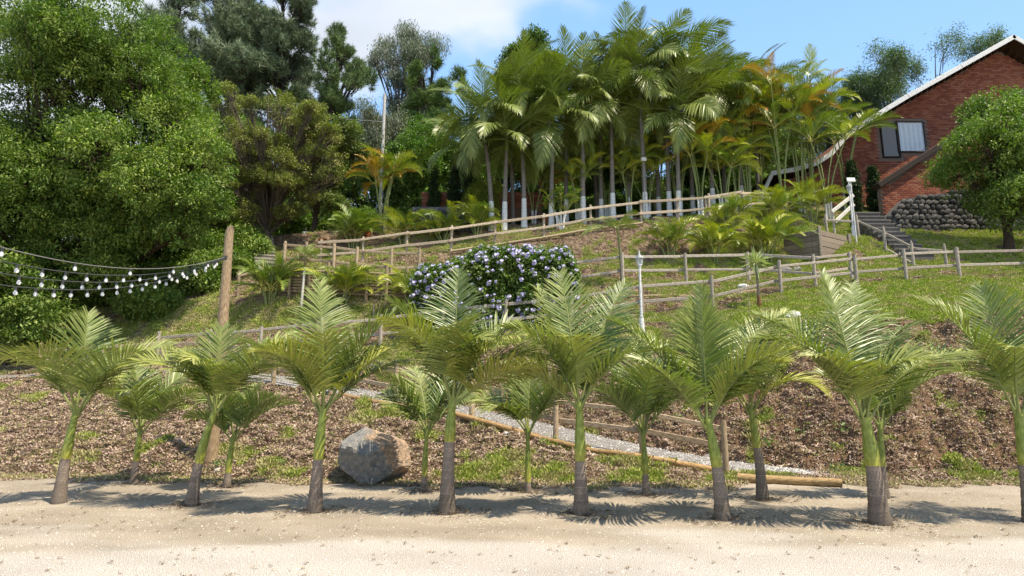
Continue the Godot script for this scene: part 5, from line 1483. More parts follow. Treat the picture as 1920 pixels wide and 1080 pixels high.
func build_walls_and_stairs() -> void:
	# log retaining wall
	var a := Vector3(-8.717, 5.563, -23.420)
	var c := Vector3(-3.336, 5.160, -22.450)
	var o := thing("log_retaining_wall", a, "low retaining wall of stacked round logs below the warm brown fence", "retaining wall")
	for sgm in 3:
		var s0 := a.lerp(c, sgm / 3.0)
		var s1 := a.lerp(c, (sgm + 1) / 3.0)
		for k in 8:
			var r := rf(0.052, 0.062)
			var m := log_mesh((s1 - s0).length() - 0.02, r, r * 0.94, Color(0.36, 0.31, 0.2) * rf(0.8, 1.2), Color.WHITE)
			part("log", m, M.wood_x, o, Transform3D(along(s0, s1).basis, (s0 + s1) * 0.5 - a + Vector3(0, 0.05 + k * 0.115, 0.06)))
	for k in 7:
		var p := a.lerp(c, (k + 0.3) / 7.0)
		part("post", post(rf(0.95, 1.3), 0.06, Color(0.42, 0.35, 0.24)), M.wood_y, o, Transform3D(Basis(), p - a + Vector3(0, 0, 0.19)))
	# log edging of the path and the loose end log
	o = thing("path_edging", on_hill(Vector3(4.284, 0.071, -12.800)), "row of round logs edging the lower gravel path", "edging")
	var ep := [on_hill(Vector3(4.110, 0.092, -12.820)), on_hill(Vector3(3.276, 0.214, -13.000)), on_hill(Vector3(2.550, 0.340, -13.260)), on_hill(Vector3(1.657, 0.466, -13.640)), on_hill(Vector3(0.592, 0.647, -14.100)), on_hill(Vector3(0.000, 0.786, -14.380)), on_hill(Vector3(-1.000, 1.005, -14.800)), on_hill(Vector3(-2.036, 1.183, -15.040)), on_hill(Vector3(-2.919, 1.338, -15.300)), on_hill(Vector3(-4.392, 1.592, -16.140))]
	for i in ep.size() - 1:
		var p: Vector3 = ep[i]
		var q: Vector3 = ep[i + 1]
		part("log", log_mesh((q - p).length() + 0.04, 0.065, 0.058, Color(0.46, 0.32, 0.16) * rf(0.8, 1.15), Color.WHITE), M.wood_x, o, Transform3D(along(p, q).basis, (p + q) * 0.5 - on_hill(Vector3(4.284, 0.071, -12.800)) + Vector3(0, 0.06, 0.08 + 0.02 * (i % 2))))
	var la := Vector3(4.311, 0.000, -12.237)
	var lb := Vector3(5.932, 0.000, -11.533)
	o = thing("end_log", (la + lb) * 0.5, "straight pale log lying at the foot of the gravel path", "log")
	part("log", log_mesh((lb - la).length(), 0.085, 0.07, Color(0.50, 0.37, 0.2), Color.WHITE, 14), M.wood_x, o, Transform3D(along(la, lb).basis, Vector3(0, 0.075, 0)))
	# curb of logs under the upper fence
	o = thing("terrace_curb", on_hill(Vector3(-2.690, 7.885, -26.640)), "thin pale log curb along the foot of the top fence", "edging")
	var cp := [on_hill(Vector3(-2.690, 7.885, -26.640)), on_hill(Vector3(-0.762, 8.242, -26.820)), on_hill(Vector3(1.444, 8.678, -27.060)), on_hill(Vector3(3.612, 9.060, -27.380)), on_hill(Vector3(5.996, 9.407, -27.640))]
	for i in cp.size() - 1:
		var p: Vector3 = cp[i]
		var q: Vector3 = cp[i + 1]
		part("log", log_mesh((q - p).length(), 0.06, 0.055, Color(0.50, 0.42, 0.29), Color.WHITE), M.wood_x, o, Transform3D(along(p, q).basis, (p + q) * 0.5 - cp[0] + Vector3(0, 0.05, 0.1)))
	o = thing("terrace_curb", on_hill(Vector3(4.811, 5.161, -21.560)), "pale log curb in the grass behind the middle fence", "edging")
	cp = [on_hill(Vector3(2.493, 5.158, -21.920)), on_hill(Vector3(4.811, 5.161, -21.560)), on_hill(Vector3(6.886, 5.143, -21.260)), on_hill(Vector3(8.924, 5.250, -21.220))]
	for i in cp.size() - 1:
		var p: Vector3 = cp[i]
		var q: Vector3 = cp[i + 1]
		part("log", log_mesh((q - p).length(), 0.05, 0.045, Color(0.44, 0.38, 0.26), Color.WHITE), M.wood_x, o, Transform3D(along(p, q).basis, (p + q) * 0.5 - on_hill(Vector3(4.811, 5.161, -21.560)) + Vector3(0, 0.05, 0.0)))
	# timber planter
	var p0 := Vector3(11.631, 7.913, -25.600)
	var p1 := Vector3(12.576, 7.443, -24.600)
	var p2 := Vector3(14.446, 8.198, -25.800)
	o = thing("timber_planter", p0, "grey timber planter box with stacked planks on the right slope", "planter")
	for k in 5:
		for e in [[p0, p1], [p1, p2]]:
			var s0: Vector3 = e[0]
			var s1: Vector3 = e[1]
			var b := Buf.new()
			b.box(Vector3.ZERO, Vector3((s1 - s0).length() * 0.5 - 0.01, 0.11, 0.045), Basis(), Color(0.33, 0.29, 0.24) * rf(0.8, 1.25), 0.012)
			var f0: Vector3 = s0 + Vector3(0, p1.y - s0.y, 0)
			var f1: Vector3 = s1 + Vector3(0, p1.y - s1.y, 0)
			part("plank", b.mesh(), M.wood_x, o, Transform3D(along(f0, f1).basis, (f0 + f1) * 0.5 - p0 + Vector3(0, -0.1 + 0.228 * k, rf(-0.012, 0.012))))
	for e in [p1, p2]:
		var b := Buf.new()
		b.box(Vector3.ZERO, Vector3(0.62, 0.06, 0.06), Basis(Vector3(0, 0, 1), PI * 0.5), Color(0.4, 0.36, 0.3), 0.012)
		part("corner_post", b.mesh(), M.wood_y, o, Transform3D(Basis(), e + Vector3(0, p1.y - e.y, 0) - p0 + Vector3(0, 0.42, 0.1)))
	var soil := Buf.new()
	soil.tri(p0 + Vector3(0, 0.85 + p1.y - p0.y, 0) - p0, p1 + Vector3(0, 0.85, 0) - p0, p2 + Vector3(0, 0.85 + p1.y - p2.y, 0) - p0, Vector3.UP, Vector3.UP, Vector3.UP, Color(0.2, 0.15, 0.1), Color(0.2, 0.15, 0.1), Color(0.2, 0.15, 0.1))
	part("soil", soil.mesh(), M.hill, o)
	# steps at the left gate and beside the house
	stair(Vector3(-11.148, 7.343, -27.300), Vector3(-12.883, 9.755, -31.000), 9, 0.95, Color(0.62, 0.56, 0.45), "pale stone steps climbing behind the short brown fence")
	stair(Vector3(16.658, 7.108, -24.600), Vector3(16.620, 10.112, -28.200), 11, 1.25, Color(0.30, 0.28, 0.26), "grey stone steps climbing left beside the rubble wall")
	# dry stone wall and low brick wall on the terrace
	var w0 := Vector3(-5.031, 9.933, -30.000)
	var w1 := Vector3(-1.832, 11.130, -30.000)
	o = thing("stone_wall", Vector3(w0.x, w0.y, w0.z), "low dark dry-stone wall at the back of the terrace", "wall")
	var bk := Buf.new()
	bk.box(Vector3((w1.x - w0.x) * 0.5, (w1.y - w0.y) * 0.5 - 0.1, -0.3), Vector3((w1.x - w0.x) * 0.5, (w1.y - w0.y) * 0.5 + 0.05, 0.2), Basis(), Color(0.2, 0.2, 0.2))
	part("core", bk.mesh(), M.stone, o)
	var ww := w1.x - w0.x
	var wh := w1.y - w0.y
	stonework(o, -0.05, 0.1, ww, func(x, y): return y < wh * (0.75 + 0.3 * x / ww), 0.0, wh, 0.27, Color(0.13, 0.135, 0.14), Color(0.27, 0.275, 0.28))
	var q0 := Vector3(-5.187, 12.242, -34.000)
	var q1 := Vector3(1.686, 13.198, -34.000)
	o = thing("brick_wall", Vector3(q0.x, q0.y, q0.z), "low red brick garden wall behind the cypresses", "wall")
	bk = Buf.new()
	bk.box(Vector3((q1.x - q0.x) * 0.5, (q1.y - q0.y) * 0.5 - 0.3, -0.14), Vector3((q1.x - q0.x) * 0.5, (q1.y - q0.y) * 0.5 + 0.3, 0.13), Basis(), Color(0.28, 0.17, 0.125))
	part("mortar", bk.mesh(), M.brick, o)
	brickwork(o, 0.005, 0.0, q1.x - q0.x, 0.0, q1.y - q0.y, 0.36, 0.13, func(_x, _y): return true, Vector2((q1.x - q0.x) * 0.5, 0.5), 290)

func stair(a: Vector3, c: Vector3, n: int, width: float, col: Color, label: String) -> void:
	var o := thing("garden_steps", a, label, "steps")
	var d := c - a
	var fl := Vector3(d.x, 0, d.z)
	var dir := fl.normalized()
	var z := dir.cross(Vector3.UP)
	var run := fl.length() / n
	var rise := d.y / n
	for k in n:
		var b := Buf.new()
		var body := rise * 0.5 + 0.14
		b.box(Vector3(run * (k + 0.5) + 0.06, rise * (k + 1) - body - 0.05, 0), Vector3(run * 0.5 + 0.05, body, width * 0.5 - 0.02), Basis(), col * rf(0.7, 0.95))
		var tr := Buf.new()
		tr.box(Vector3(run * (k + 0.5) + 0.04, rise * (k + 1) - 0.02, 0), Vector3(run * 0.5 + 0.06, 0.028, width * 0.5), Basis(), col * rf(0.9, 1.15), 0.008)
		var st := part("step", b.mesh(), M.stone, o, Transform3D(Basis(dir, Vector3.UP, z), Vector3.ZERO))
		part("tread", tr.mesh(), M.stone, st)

func build_house() -> void:
	var prof := [Vector3(14.606, 14.044, -33.000), Vector3(15.880, 14.264, -33.000), Vector3(17.048, 14.612, -33.000), Vector3(17.907, 15.150, -33.000), Vector3(18.745, 16.076, -33.000), Vector3(20.054, 17.076, -33.000), Vector3(21.354, 17.889, -33.000), Vector3(22.662, 18.676, -33.000), Vector3(25.959, 20.536, -33.000), Vector3(29.316, 22.430, -33.000), Vector3(32.139, 20.536, -33.000), Vector3(36.009, 17.954, -33.000)]
	var foot := Vector3(14.956, 11.195, -34.200)
	var o := thing("brick_house", foot, "red brick house with a flared tiled roof and white fascia at the right", "house")
	var pr := []
	for p in prof:
		pr.append(p - foot)
	# roof slab: tiles above, dark boards below, white fascia on the front edge
	var tiles := Buf.new()
	var under := Buf.new()
	var z1 := -9.0
	var z0: float = pr[0].z
	for i in pr.size() - 1:
		var a: Vector3 = pr[i]
		var c: Vector3 = pr[i + 1]
		var m := Vector3(-(c.y - a.y), c.x - a.x, 0).normalized()
		tiles.quad(a, c, Vector3(c.x, c.y, z1), Vector3(a.x, a.y, z1), m, Color(0.33, 0.16, 0.10))
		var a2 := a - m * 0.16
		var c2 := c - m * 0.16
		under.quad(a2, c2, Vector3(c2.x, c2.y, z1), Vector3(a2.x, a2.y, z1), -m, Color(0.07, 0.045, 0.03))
		var b := Buf.new()
		b.box(Vector3.ZERO, Vector3((c - a).length() * 0.5 + 0.012, 0.13, 0.03), Basis(), Color(0.76, 0.76, 0.74), 0.01)
		part("fascia", b.mesh(), M.paint, o, Transform3D(along(a, c).basis, (a + c) * 0.5 - m * 0.1 + Vector3(0, 0, 0.035)))
		for k in maxi(1, int((c - a).length() / 0.42)):
			var t := (k + 0.5) / maxi(1, int((c - a).length() / 0.42))
			var q := a.lerp(c, t) - m * 0.23
			var rb := Buf.new()
			rb.box(Vector3(q.x, q.y, -0.1), Vector3(0.045, 0.06, 0.55), Basis(), Color(0.09, 0.055, 0.035))
			part("rafter", rb.mesh(), M.dark_wood, o)
	var rf_o := part("roof", tiles.mesh(), M.terracotta, o)
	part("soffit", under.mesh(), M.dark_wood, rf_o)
	# gable wall of brick
	var wp := []
	for p in pr:
		wp.append(Vector3(p.x, p.y - 0.24, 0))
	wp[0].x += 0.9
	var outline := wp.duplicate()
	outline.append(Vector3(wp[-1].x, -0.6, 0))
	outline.append(Vector3(wp[0].x, -0.6, 0))
	part("gable_wall", poly_wall(outline, 0.0, 0.3, Color(0.30, 0.24, 0.20)), M.brick, o)
	var win := [[Vector3(21.646, 15.347, -34.200) - foot, Vector3(22.686, 17.471, -34.200) - foot], [Vector3(22.585, 15.676, -34.200) - foot, Vector3(24.243, 17.605, -34.200) - foot]]
	var inside := func(x: float, y: float) -> bool:
		for w in win:
			if x > w[0].x - 0.12 and x < w[1].x + 0.12 and y > w[0].y - 0.12 and y < w[1].y + 0.12:
				return false
		for i in wp.size() - 1:
			if x >= wp[i].x and x <= wp[i + 1].x:
				return y < lerpf(wp[i].y, wp[i + 1].y, (x - wp[i].x) / (wp[i + 1].x - wp[i].x))
		return false
	var nr := Vector3(20.917, 15.216, -34.200) - foot
	brickwork(o, 0.012, wp[0].x, wp[10].x, -0.3, wp[9].y, 0.30, 0.115, inside, Vector2(nr.x, nr.y), 290)
	for k in 2:
		var w: Array = win[k]
		var ctr: Vector3 = (w[0] + w[1]) * 0.5
		var hw: Vector3 = (w[1] - w[0]) * 0.5
		var fb := Buf.new()
		var fc := Color(0.05, 0.04, 0.035) if k == 0 else Color(0.10, 0.08, 0.07)
		for s in [-1.0, 1.0]:
			fb.box(Vector3(0, s * (hw.y - 0.03), 0), Vector3(hw.x, 0.03, 0.06), Basis(), fc)
			fb.box(Vector3(s * (hw.x - 0.03), 0, 0), Vector3(0.03, hw.y - 0.062, 0.06), Basis(), fc)
		var wn := part("window", fb.mesh(), M.dark_wood, o, Transform3D(Basis(), Vector3(ctr.x, ctr.y, 0.05)))
		var gb := Buf.new()
		gb.box(Vector3(0, 0, -0.02), Vector3(hw.x - 0.05, hw.y - 0.05, 0.01), Basis(), Color.WHITE)
		part("pane", gb.mesh(), M.window_glass if k == 0 else M.glass, wn)
		if k == 1:
			var cu := Buf.new()
			for i in 12:
				cu.box(Vector3(lerpf(-hw.x + 0.07, hw.x - 0.07, i / 11.0), 0, -0.042 + 0.006 * (i % 2)), Vector3(0.075, hw.y - 0.06, 0.006), Basis(), Color(0.62, 0.65, 0.68))
			part("curtain", cu.mesh(), M.plastic, wn)
	# white raking strut at the eave's end
	var s0 := Vector3(13.416, 11.923, -32.400) - foot
	var s1 := Vector3(14.591, 14.006, -32.900) - foot
	var sb := Buf.new()
	sb.box(Vector3.ZERO, Vector3((s1 - s0).length() * 0.5, 0.09, 0.07), Basis(), Color(0.74, 0.73, 0.69), 0.015)
	part("eave_strut", sb.mesh(), M.paint, o, Transform3D(along(s0, s1).basis, (s0 + s1) * 0.5))
	# brick side wall under a dark lean-to beam, on a rubble base
	var f2 := Vector3(18.577, 9.878, -30.200)
	o = thing("brick_side_wall", f2, "red brick wall with a sloping dark coping at the right, above the rubble wall", "wall")
	var tp := [Vector3(18.810, 12.129, -30.200) - f2, Vector3(20.288, 13.161, -30.200) - f2, Vector3(28.153, 18.074, -30.200) - f2]
	var ol := [Vector3(tp[0].x, tp[0].y, 0), Vector3(tp[2].x, tp[2].y, 0), Vector3(tp[2].x, -0.6, 0), Vector3(tp[0].x, -0.6, 0)]
	part("mortar", poly_wall(ol, 0.0, 0.28, Color(0.30, 0.24, 0.20)), M.brick, o)
	var sl: float = (tp[2].y - tp[0].y) / (tp[2].x - tp[0].x)
	brickwork(o, 0.012, tp[0].x, tp[2].x, -0.4, tp[2].y, 0.28, 0.105, func(x, y): return x > tp[0].x - 0.02 and y < tp[0].y + (x - tp[0].x) * sl - 0.02, Vector2(tp[0].x, tp[0].y * 0.6), 280)
	var cb := Buf.new()
	cb.box(Vector3.ZERO, Vector3(tp[0].distance_to(tp[2]) * 0.5 + 0.2, 0.13, 0.32), Basis(), Color(0.05, 0.038, 0.03), 0.015)
	part("coping", cb.mesh(), M.dark_wood, o, Transform3D(along(tp[0], tp[2]).basis, (tp[0] + tp[2]) * 0.5 + Vector3(0, 0.16, -0.05)))
	var f3 := Vector3(18.082, 8.991, -28.900)
	o = thing("rubble_wall", f3, "dark rubble stone wall beside the right-hand steps", "wall")
	var rp := [Vector3(18.126, 10.135, -28.900) - f3, Vector3(19.248, 11.159, -28.900) - f3, Vector3(26.963, 12.278, -28.900) - f3, Vector3(26.342, 8.254, -28.900) - f3]
	part("core", poly_wall([rp[0], rp[1], rp[2], Vector3(rp[2].x, -0.9, 0), Vector3(rp[0].x, -0.9, 0)], -0.12, 0.5, Color(0.2, 0.19, 0.18)), M.stone, o)
	var rtop := func(x: float, y: float) -> bool:
		if x < rp[1].x:
			return y < lerpf(rp[0].y, rp[1].y, (x - rp[0].x) / (rp[1].x - rp[0].x)) and x > rp[0].x
		return y < lerpf(rp[1].y, rp[2].y, (x - rp[1].x) / (rp[2].x - rp[1].x))
	stonework(o, -0.06, rp[0].x, rp[2].x, rtop, -0.8, rp[2].y, 0.3, Color(0.12, 0.115, 0.11), Color(0.26, 0.25, 0.23))
	# white handrail boards by the planter
	var hf := Vector3(14.558, 9.750, -27.000)
	o = thing("white_handrail", hf, "pair of slanting white boards beside the second lamp post", "handrail")
	for e in [[Vector3(14.521, 9.875, -27.000), Vector3(15.795, 10.792, -27.400)], [Vector3(14.623, 9.399, -27.000), Vector3(15.778, 10.355, -27.400)]]:
		var hb := Buf.new()
		hb.box(Vector3.ZERO, Vector3((e[1] - e[0]).length() * 0.5, 0.08, 0.03), Basis(), Color(0.72, 0.69, 0.62), 0.01)
		part("board", hb.mesh(), M.paint, o, Transform3D(along(e[0], e[1]).basis, (e[0] + e[1]) * 0.5 - hf))
	for e in [Vector3(14.625, 9.941, -27.050), Vector3(15.769, 10.757, -27.450)]:
		part("post", post(e.y - hgt(e.x, e.z) + 0.1, 0.05, Color(0.7, 0.68, 0.62)), M.wood_y, o, Transform3D(Basis(), Vector3(e.x, hgt(e.x, e.z), e.z - 0.09) - hf))

func build_lights() -> void:
	# tall wooden pole with bulb strings; the other ends hang on a pole beyond the left edge
	var f := Vector3(-6.318, 0.000, -13.385)
	var o := thing("wooden_pole", f, "tall thick wooden pole carrying the bulb strings at the left", "pole")
	var b := Buf.new()
	var H := 5.35
	b.tube([Vector3(0, -0.3, 0), Vector3(0.02, H * 0.5, 0), Vector3(0.0, H - 0.14, 0), Vector3(0.03, H - 0.02, 0), Vector3(0.06, H + 0.02, 0)], [0.14, 0.115, 0.088, 0.078, 0.03], 16, [Color(0.43, 0.33, 0.21), Color(0.46, 0.36, 0.24), Color(0.44, 0.35, 0.24)])
	part("shaft", b.mesh(), M.wood_y, o)
	var rope := Buf.new()
	rope.tube([Vector3(0, H - 0.78, 0), Vector3(0, H - 0.68, 0)], [0.096, 0.096], 16, [Color(0.06, 0.055, 0.05)], false)
	part("cable_tie", rope.mesh(), M.plastic, o)
	var f2 := Vector3(-6.4, 0, -0.4)
	o = thing("wooden_pole", f2, "second wooden pole for the bulb strings, beyond the left edge", "pole")
	b = Buf.new()
	b.tube([Vector3(0, -0.3, 0), Vector3(0, 5.2, 0)], [0.15, 0.13], 14, [Color(0.44, 0.34, 0.22)])
	part("shaft", b.mesh(), M.wood_y, o)
	var sock := lathe([[0.014, 0.0], [0.021, -0.012], [0.021, -0.05], [0.017, -0.058]], 8, Color(0.045, 0.045, 0.05))
	var glob := lathe([[0.015, -0.056], [0.027, -0.076], [0.034, -0.1], [0.027, -0.124], [0.008, -0.135]], 10, Color.WHITE)
	var names := ["uppermost", "second", "third", "lowest"]
	var sag := [1.28, 1.42, 1.55, 1.68]
	for s in 4:
		var pa := f + Vector3(-0.02, H - 0.72 - 0.01 * s, 0.1)
		var pb := f2 + Vector3(0.18 - 0.25 * s, 4.75, 0)
		var mid := pa
		o = thing("string_light", pa, "%s sagging string of clear bulbs hung from the wooden pole" % names[s], "string lights", "bulb strings on the wooden pole")
		var pts := []
		for i in 41:
			var t := i / 40.0
			pts.append(pa.lerp(pb, t) - pa + Vector3(0, -4.0 * sag[s] * t * (1.0 - t), 0))
		b = Buf.new()
		b.tube(pts, range(41).map(func(_i): return 0.007), 5, [Color(0.2, 0.19, 0.18) if s == 0 else Color(0.07, 0.07, 0.07)], false)
		part("wire", b.mesh(), M.plastic, o)
		var n: int = [10, 30, 34, 40][s]
		for i in n:
			var t := (i + 0.55 + 0.2 * s) / n
			if t > 0.8:
				continue
			var p := pa.lerp(pb, t) - pa + Vector3(0, -4.0 * sag[s] * t * (1.0 - t) - 0.006, 0)
			var sk := part("socket", sock, M.plastic, o, Transform3D(Basis(Vector3(0, 0, 1), rf(-0.1, 0.1)).scaled(Vector3.ONE * 0.8), p))
			part("bulb", glob, M.bulb, sk)
	lamp_post(on_hill(Vector3(3.838, 3.402, -18.180)), 2.45, "slim white garden lamp post standing at the middle fence")
	lamp_post(on_hill(Vector3(15.100, 8.638, -26.460)), 2.5, "white garden lamp post on the mound near the house")
	var sp := on_hill(Vector3(14.754, 8.160, -25.700))
	o = thing("solar_lamp", sp, "thin white pole with a flat white panel behind the second lamp post", "lamp")
	part("pole", lathe([[0.03, -0.3], [0.025, 2.75]], 8, Color(0.78, 0.78, 0.78)), M.paint, o)
	b = Buf.new()
	b.box(Vector3(0.02, 2.85, 0), Vector3(0.17, 0.1, 0.03), Basis(Vector3(1, 0, 0), -0.3), Color(0.8, 0.8, 0.8), 0.01)
	part("panel", b.mesh(), M.paint, o)
	var fp := on_hill(Vector3(6.780, 10.455, -30.200))
	o = thing("floodlight", fp, "small floodlight box on a thin pole among the tall palms", "lamp")
	part("pole", lathe([[0.03, -0.3], [0.025, 3.3]], 8, Color(0.3, 0.3, 0.28)), M.paint, o)
	b = Buf.new()
	b.box(Vector3(0, 3.38, 0.05), Vector3(0.13, 0.09, 0.05), Basis(Vector3(1, 0, 0), 0.2), Color(0.7, 0.7, 0.66), 0.01)
	part("lamp_box", b.mesh(), M.paint, o)
	# far utility pole and its cable
	var up := on_hill(Vector3(-8.081, 11.028, -36.500))
	o = thing("utility_pole", up, "thin far utility pole left of the gum tree", "pole")
	var hh := 20.414 - up.y
	part("shaft", lathe([[0.13, -0.5], [0.1, hh]], 8, Color(0.55, 0.53, 0.5)), M.paint, o)
	part("insulator", lathe([[0.05, hh], [0.09, hh + 0.05], [0.05, hh + 0.16]], 8, Color(0.5, 0.48, 0.46)), M.paint, o)
	b = Buf.new()
	var cpts := []
	for i in 13:
		var t := i / 12.0
		cpts.append(Vector3(0, hh - 1.8, 0.1).lerp(Vector3(-22, hh - 1.2, 6), t) + Vector3(0, -1.6 * t * (1.0 - t), 0))
	b.tube(cpts, range(13).map(func(_i): return 0.02), 4, [Color(0.3, 0.3, 0.3)], false)
	part("cable", b.mesh(), M.plastic, o)

func build_small_things() -> void:
	# boulder with a broken slab under its left side
	var c := Vector3(-2.678, 0.000, -11.945)
	var o := thing("boulder", c, "big grey and tan boulder resting at the foot of the bank", "boulder")
	var bb := boulder_mesh()
	part("rock_body", bb, M.rock, o, Transform3D(Basis(Vector3.UP, 0.0), Vector3(0, 0.44, -0.25)))
	var sl := blob(Vector3(0.26, 0.2, 0.2), 61, 0.3, 8, 8, 10)
	for i in sl.c.size():
		sl.c[i] = Color(0.4, 0.36, 0.33)
	o = thing("rock_slab", Vector3(-3.222, 0.000, -12.703), "small broken rock wedged under the boulder's left side", "rock")
	part("rock_body", sl.mesh(), M.rock, o, Transform3D(Basis(Vector3(0, 0, 1), 0.4), Vector3(0, 0.12, -0.02)))
	var wr := blob(Vector3(0.24, 0.16, 0.18), 62, 0.35, 6, 10, 14)
	for i in wr.c.size():
		wr.c[i] = Color(1.2, 1.2, 1.2)
	o = thing("white_rock", on_hill(Vector3(8.228, 3.864, -17.960)), "single white rock lying on the lawn", "rock")
	part("rock_body", wr.mesh(), M.stone, o, Transform3D(Basis(), Vector3(0, 0.08, 0)))
	var k := 0
	for e in [[on_hill(Vector3(8.338, 5.459, -21.860)), 0.2, "pale stone in the soil behind the middle fence"], [on_hill(Vector3(7.836, 5.050, -20.920)), 0.14, "grey stone below the fence by the dracaena"], [on_hill(Vector3(10.939, 7.063, -24.260)), 0.24, "flat grey rock left of the timber planter's foot"], [on_hill(Vector3(11.383, 7.050, -24.200)), 0.2, "flat grey rock under the timber planter's left corner"], [on_hill(Vector3(-5.966, 0.100, -13.020)), 0.07, "small white stone beside the wooden pole's foot"], [on_hill(Vector3(4.442, 0.455, -14.320)), 0.2, "rough rock in the soil bank behind the lower fence"], [on_hill(Vector3(4.578, 0.365, -14.200)), 0.24, "larger rough rock beside the lower fence's last span"], [on_hill(Vector3(-0.120, 0.737, -14.220)), 0.07, "small white stone in the grass below the path"]]:
		var m := blob(Vector3(e[1] * 1.2, e[1] * 0.7, e[1]), 70 + k, 0.35, 7, 8, 10)
		for i in m.c.size():
			m.c[i] = Color(0.9, 0.88, 0.84) if k in [0, 4, 7] else Color(0.45, 0.42, 0.38)
		o = thing("rock", e[0], e[2], "rock", "loose rocks on the slope")
		part("rock_body", m.mesh(), M.stone, o, Transform3D(Basis(Vector3.UP, rf(0, 6)), Vector3(0, e[1] * 0.25, 0)))
		k += 1
	# little leafy plants
	for e in [[on_hill(Vector3(6.537, 0.993, -14.240)), 0.8, Color(0.22, 0.32, 0.13), "pale leafy weed on the dark soil bank, left one"], [on_hill(Vector3(7.231, 0.887, -13.800)), 0.8, Color(0.22, 0.32, 0.13), "pale leafy weed on the dark soil bank, right one"], [on_hill(Vector3(-8.804, 4.345, -22.220)), 0.7, Color(0.42, 0.38, 0.04), "small yellow plant on the left slope"], [on_hill(Vector3(3.952, 1.006, -15.000)), 0.5, Color(0.16, 0.26, 0.06), "small weed on the soil behind the lower fence"], [on_hill(Vector3(5.654, 0.546, -14.040)), 0.9, Color(0.13, 0.2, 0.06), "dark weed at the foot of the soil bank"], [on_hill(Vector3(6.713, 0.132, -13.200)), 0.9, Color(0.10, 0.16, 0.05), "low dark weed left of the stoutest palm"], [on_hill(Vector3(-2.872, 0.186, -12.760)), 0.5, Color(0.14, 0.24, 0.05), "green weed beside the boulder"], [on_hill(Vector3(-4.709, 0.231, -13.120)), 0.7, Color(0.16, 0.26, 0.06), "green weed at the bank's foot left of the boulder"], [on_hill(Vector3(-5.961, 0.145, -13.120)), 0.7, Color(0.16, 0.27, 0.06), "tuft of green weed beside the wooden pole"], [on_hill(Vector3(13.493, 6.885, -23.860)), 0.8, Color(0.2, 0.33, 0.05), "leafy plant on the green mound"], [on_hill(Vector3(16.021, 10.244, -29.360)), 0.9, Color(0.10, 0.17, 0.05), "dark leafy plant behind the planter"]]:
		var b := Buf.new()
		for i in 45:
			var p: Vector3 = Vector3(rf(-0.2, 0.2), rf(0.0, 0.2), rf(-0.2, 0.2)) * float(e[1])
			leaf(b, p, (rdir() + Vector3(0, 0.5, 0)).normalized(), rf(0.06, 0.12) * e[1], 0.055 * e[1], e[2] * rf(0.7, 1.25))
		o = thing("leafy_plant", e[0], e[3], "plant", "small plants on the slope")
		tag(part("leaves", b.mesh(), M.leaf, o), "", "", "", "stuff")
		b = Buf.new()
		b.tube([Vector3(0, -0.08, 0), Vector3(0, 0.12 * e[1], 0)], [0.012, 0.006], 5, [Color(0.2, 0.16, 0.08)])
		part("stem", b.mesh(), M.bark, o)
	# spider plants and pots by the left steps
	for e in [[on_hill(Vector3(-9.242, 8.251, -28.200)), "pale spider plant in the row by the left steps, nearest the steps"], [on_hill(Vector3(-8.728, 8.365, -28.300)), "pale spider plant right of the first by the left steps"], [on_hill(Vector3(-9.987, 8.174, -28.200)), "pale spider plant just above the gate fence"], [on_hill(Vector3(-8.090, 8.555, -28.500)), "pale spider plant farthest right in the row"]]:
		var b := Buf.new()
		for i in 46:
			var d := (rdir() + Vector3(0, 0.6, 0)).normalized()
			leaf(b, Vector3(0, 0.05, 0), d, rf(0.3, 0.5), 0.035, Color(0.34, 0.37, 0.2) * rf(0.7, 1.2))
		o = thing("spider_plant", e[0], e[1], "plant", "spider plants by the left steps")
		tag(part("leaves", b.mesh(), M.frond, o), "", "", "", "stuff")
	for e in [[on_hill(Vector3(-12.122, 8.250, -28.900)), "round terracotta pot at the head of the left steps"], [on_hill(Vector3(-9.338, 9.140, -29.600)), "terracotta pot behind the spider plants"], [on_hill(Vector3(-7.263, 9.724, -30.200)), "terracotta pot left of the orange cane palm"], [on_hill(Vector3(1.749, 10.553, -31.600)), "terracotta pot near the white canes"]]:
		o = thing("terracotta_pot", e[0], e[1], "pot", "terracotta pots on the terrace")
		part("pot_body", lathe([[0.12, -0.05], [0.13, 0.02], [0.19, 0.3], [0.2, 0.3]], 14, Color(0.45, 0.17, 0.08)), M.terracotta, o)
		part("rim", lathe([[0.205, 0.3], [0.22, 0.31], [0.22, 0.37], [0.19, 0.375]], 14, Color(0.48, 0.19, 0.09)), M.terracotta, o)
	# stakes and a hose
	for e in [[on_hill(Vector3(5.654, 3.105, -16.960)), 1.5, 0.012, Color(0.3, 0.31, 0.14), "thin green cane rising behind the palm with wide leaves"], [on_hill(Vector3(6.547, 3.216, -16.900)), 2.2, 0.01, Color(0.45, 0.41, 0.28), "thin pale cane left of the dracaena"], [on_hill(Vector3(0.363, 2.418, -17.640)), 1.0, 0.012, Color(0.42, 0.42, 0.3), "thin cane below the flowering bush"], [on_hill(Vector3(-4.889, 4.278, -21.640)), 0.75, 0.04, Color(0.46, 0.42, 0.33), "short pale stake on the left slope behind the middle fence"], [on_hill(Vector3(-4.879, 4.500, -21.900)), 1.6, 0.014, Color(0.5, 0.43, 0.3), "slanting bamboo cane on the left slope"]]:
		var b := Buf.new()
		b.tube([Vector3(0, -0.2, 0), Vector3(0.01 if e[1] != 1.6 else 0.2, e[1] * 0.5, 0), Vector3(0 if e[1] != 1.6 else 0.42, e[1], 0)], [e[2], e[2] * 0.95, e[2] * 0.8], 7, [e[3]])
		o = thing("cane_stake", e[0], e[4], "stake", "canes and stakes on the slope")
		part("cane", b.mesh(), M.wood_y, o)
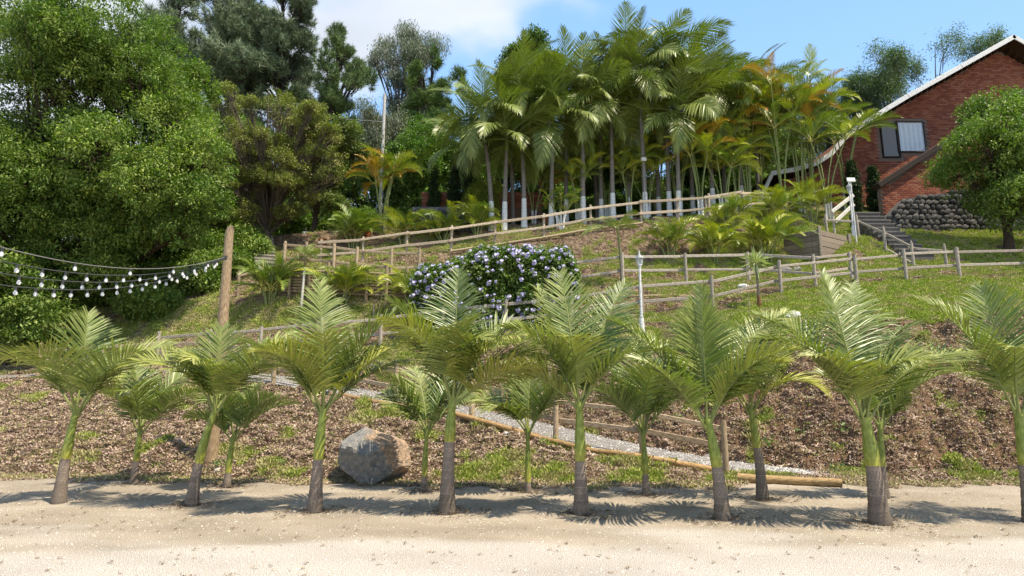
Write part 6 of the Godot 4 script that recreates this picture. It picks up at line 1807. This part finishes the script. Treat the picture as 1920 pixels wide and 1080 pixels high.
	var hp := [on_hill(Vector3(4.182, 6.087, -23.080)), on_hill(Vector3(3.859, 5.388, -22.020)), on_hill(Vector3(3.597, 5.114, -21.640)), on_hill(Vector3(3.206, 4.877, -21.340)), on_hill(Vector3(2.402, 4.681, -21.180))]
	o = thing("garden_hose", hp[0], "thin beige hose trailing down the grass from a fence post", "hose")
	var hb := Buf.new()
	var pts := []
	for i in hp.size():
		pts.append(hp[i] - hp[0] + Vector3(0, 0.09 if i else 0.3, 0))
	hb.tube(pts, [0.014, 0.014, 0.014, 0.014, 0.014], 6, [Color(0.5, 0.42, 0.3)], false)
	part("tube", hb.mesh(), M.plastic, o)

func boulder_mesh() -> ArrayMesh:
	# rough block: flat sloping top left, upright right end, undercut foot
	var f := FastNoiseLite.new()
	f.seed = 55
	f.frequency = 1.1
	f.fractal_octaves = 4
	var pl := [[Vector3(-0.45, 0.85, 0.25), 0.50], [Vector3(0.95, 0.25, 0.2), 0.56], [Vector3(0.05, 0.5, 0.85), 0.50], [Vector3(-0.35, -0.25, 0.9), 0.46], [Vector3(0.45, -0.15, 0.88), 0.47], [Vector3(-0.9, 0.1, 0.3), 0.60], [Vector3(-0.6, -0.8, 0.1), 0.46], [Vector3(0.6, -0.8, 0.2), 0.50], [Vector3(0.3, 0.95, -0.1), 0.50], [Vector3(0, 0, -1), 0.5], [Vector3(0, -1, 0), 0.44], [Vector3(0.75, 0.68, 0.0), 0.60]]
	var rings := 44
	var segs := 64
	var g := []
	for j in rings + 1:
		var row := []
		var a := PI * j / rings
		for i in segs:
			var t := TAU * i / segs
			var d := Vector3(sin(a) * cos(t), cos(a), sin(a) * sin(t))
			var r := 2.0
			for p in pl:
				var nn: Vector3 = p[0].normalized()
				var q := d.dot(nn)
				if q > 0.02:
					r = minf(r, p[1] / q)
			r = minf(r, 0.78)
			r *= 1.0 + 0.05 * f.get_noise_3d(d.x * 2.5, d.y * 2.5, d.z * 2.5) + 0.015 * f.get_noise_3d(d.x * 11, d.y * 11, d.z * 11)
			row.append(d * r)
		g.append(row)
	var b := Buf.new()
	for j in rings:
		for i in segs:
			var k := (i + 1) % segs
			var m: Vector3 = (g[j + 1][k] - g[j][i]).cross(g[j + 1][i] - g[j][k]).normalized()
			if m.dot(g[j][i]) < 0:
				m = -m
			var p: Vector3 = g[j][i]
			# tan weathered crust on the top right, grey elsewhere
			var n := f.get_noise_3d(p.x * 2.0 + 5.0, p.y * 2.0, p.z * 2.0)
			var kx := smoothstep(0.0, 0.12, p.x * 0.9 + p.y * 0.7 - 0.28 + n * 0.35)
			var col := Color(0.50, 0.50, 0.49).lerp(Color(0.74, 0.56, 0.41), kx)
			b.quad(g[j][i], g[j][k], g[j + 1][k], g[j + 1][i], m, col)
	return b.mesh()
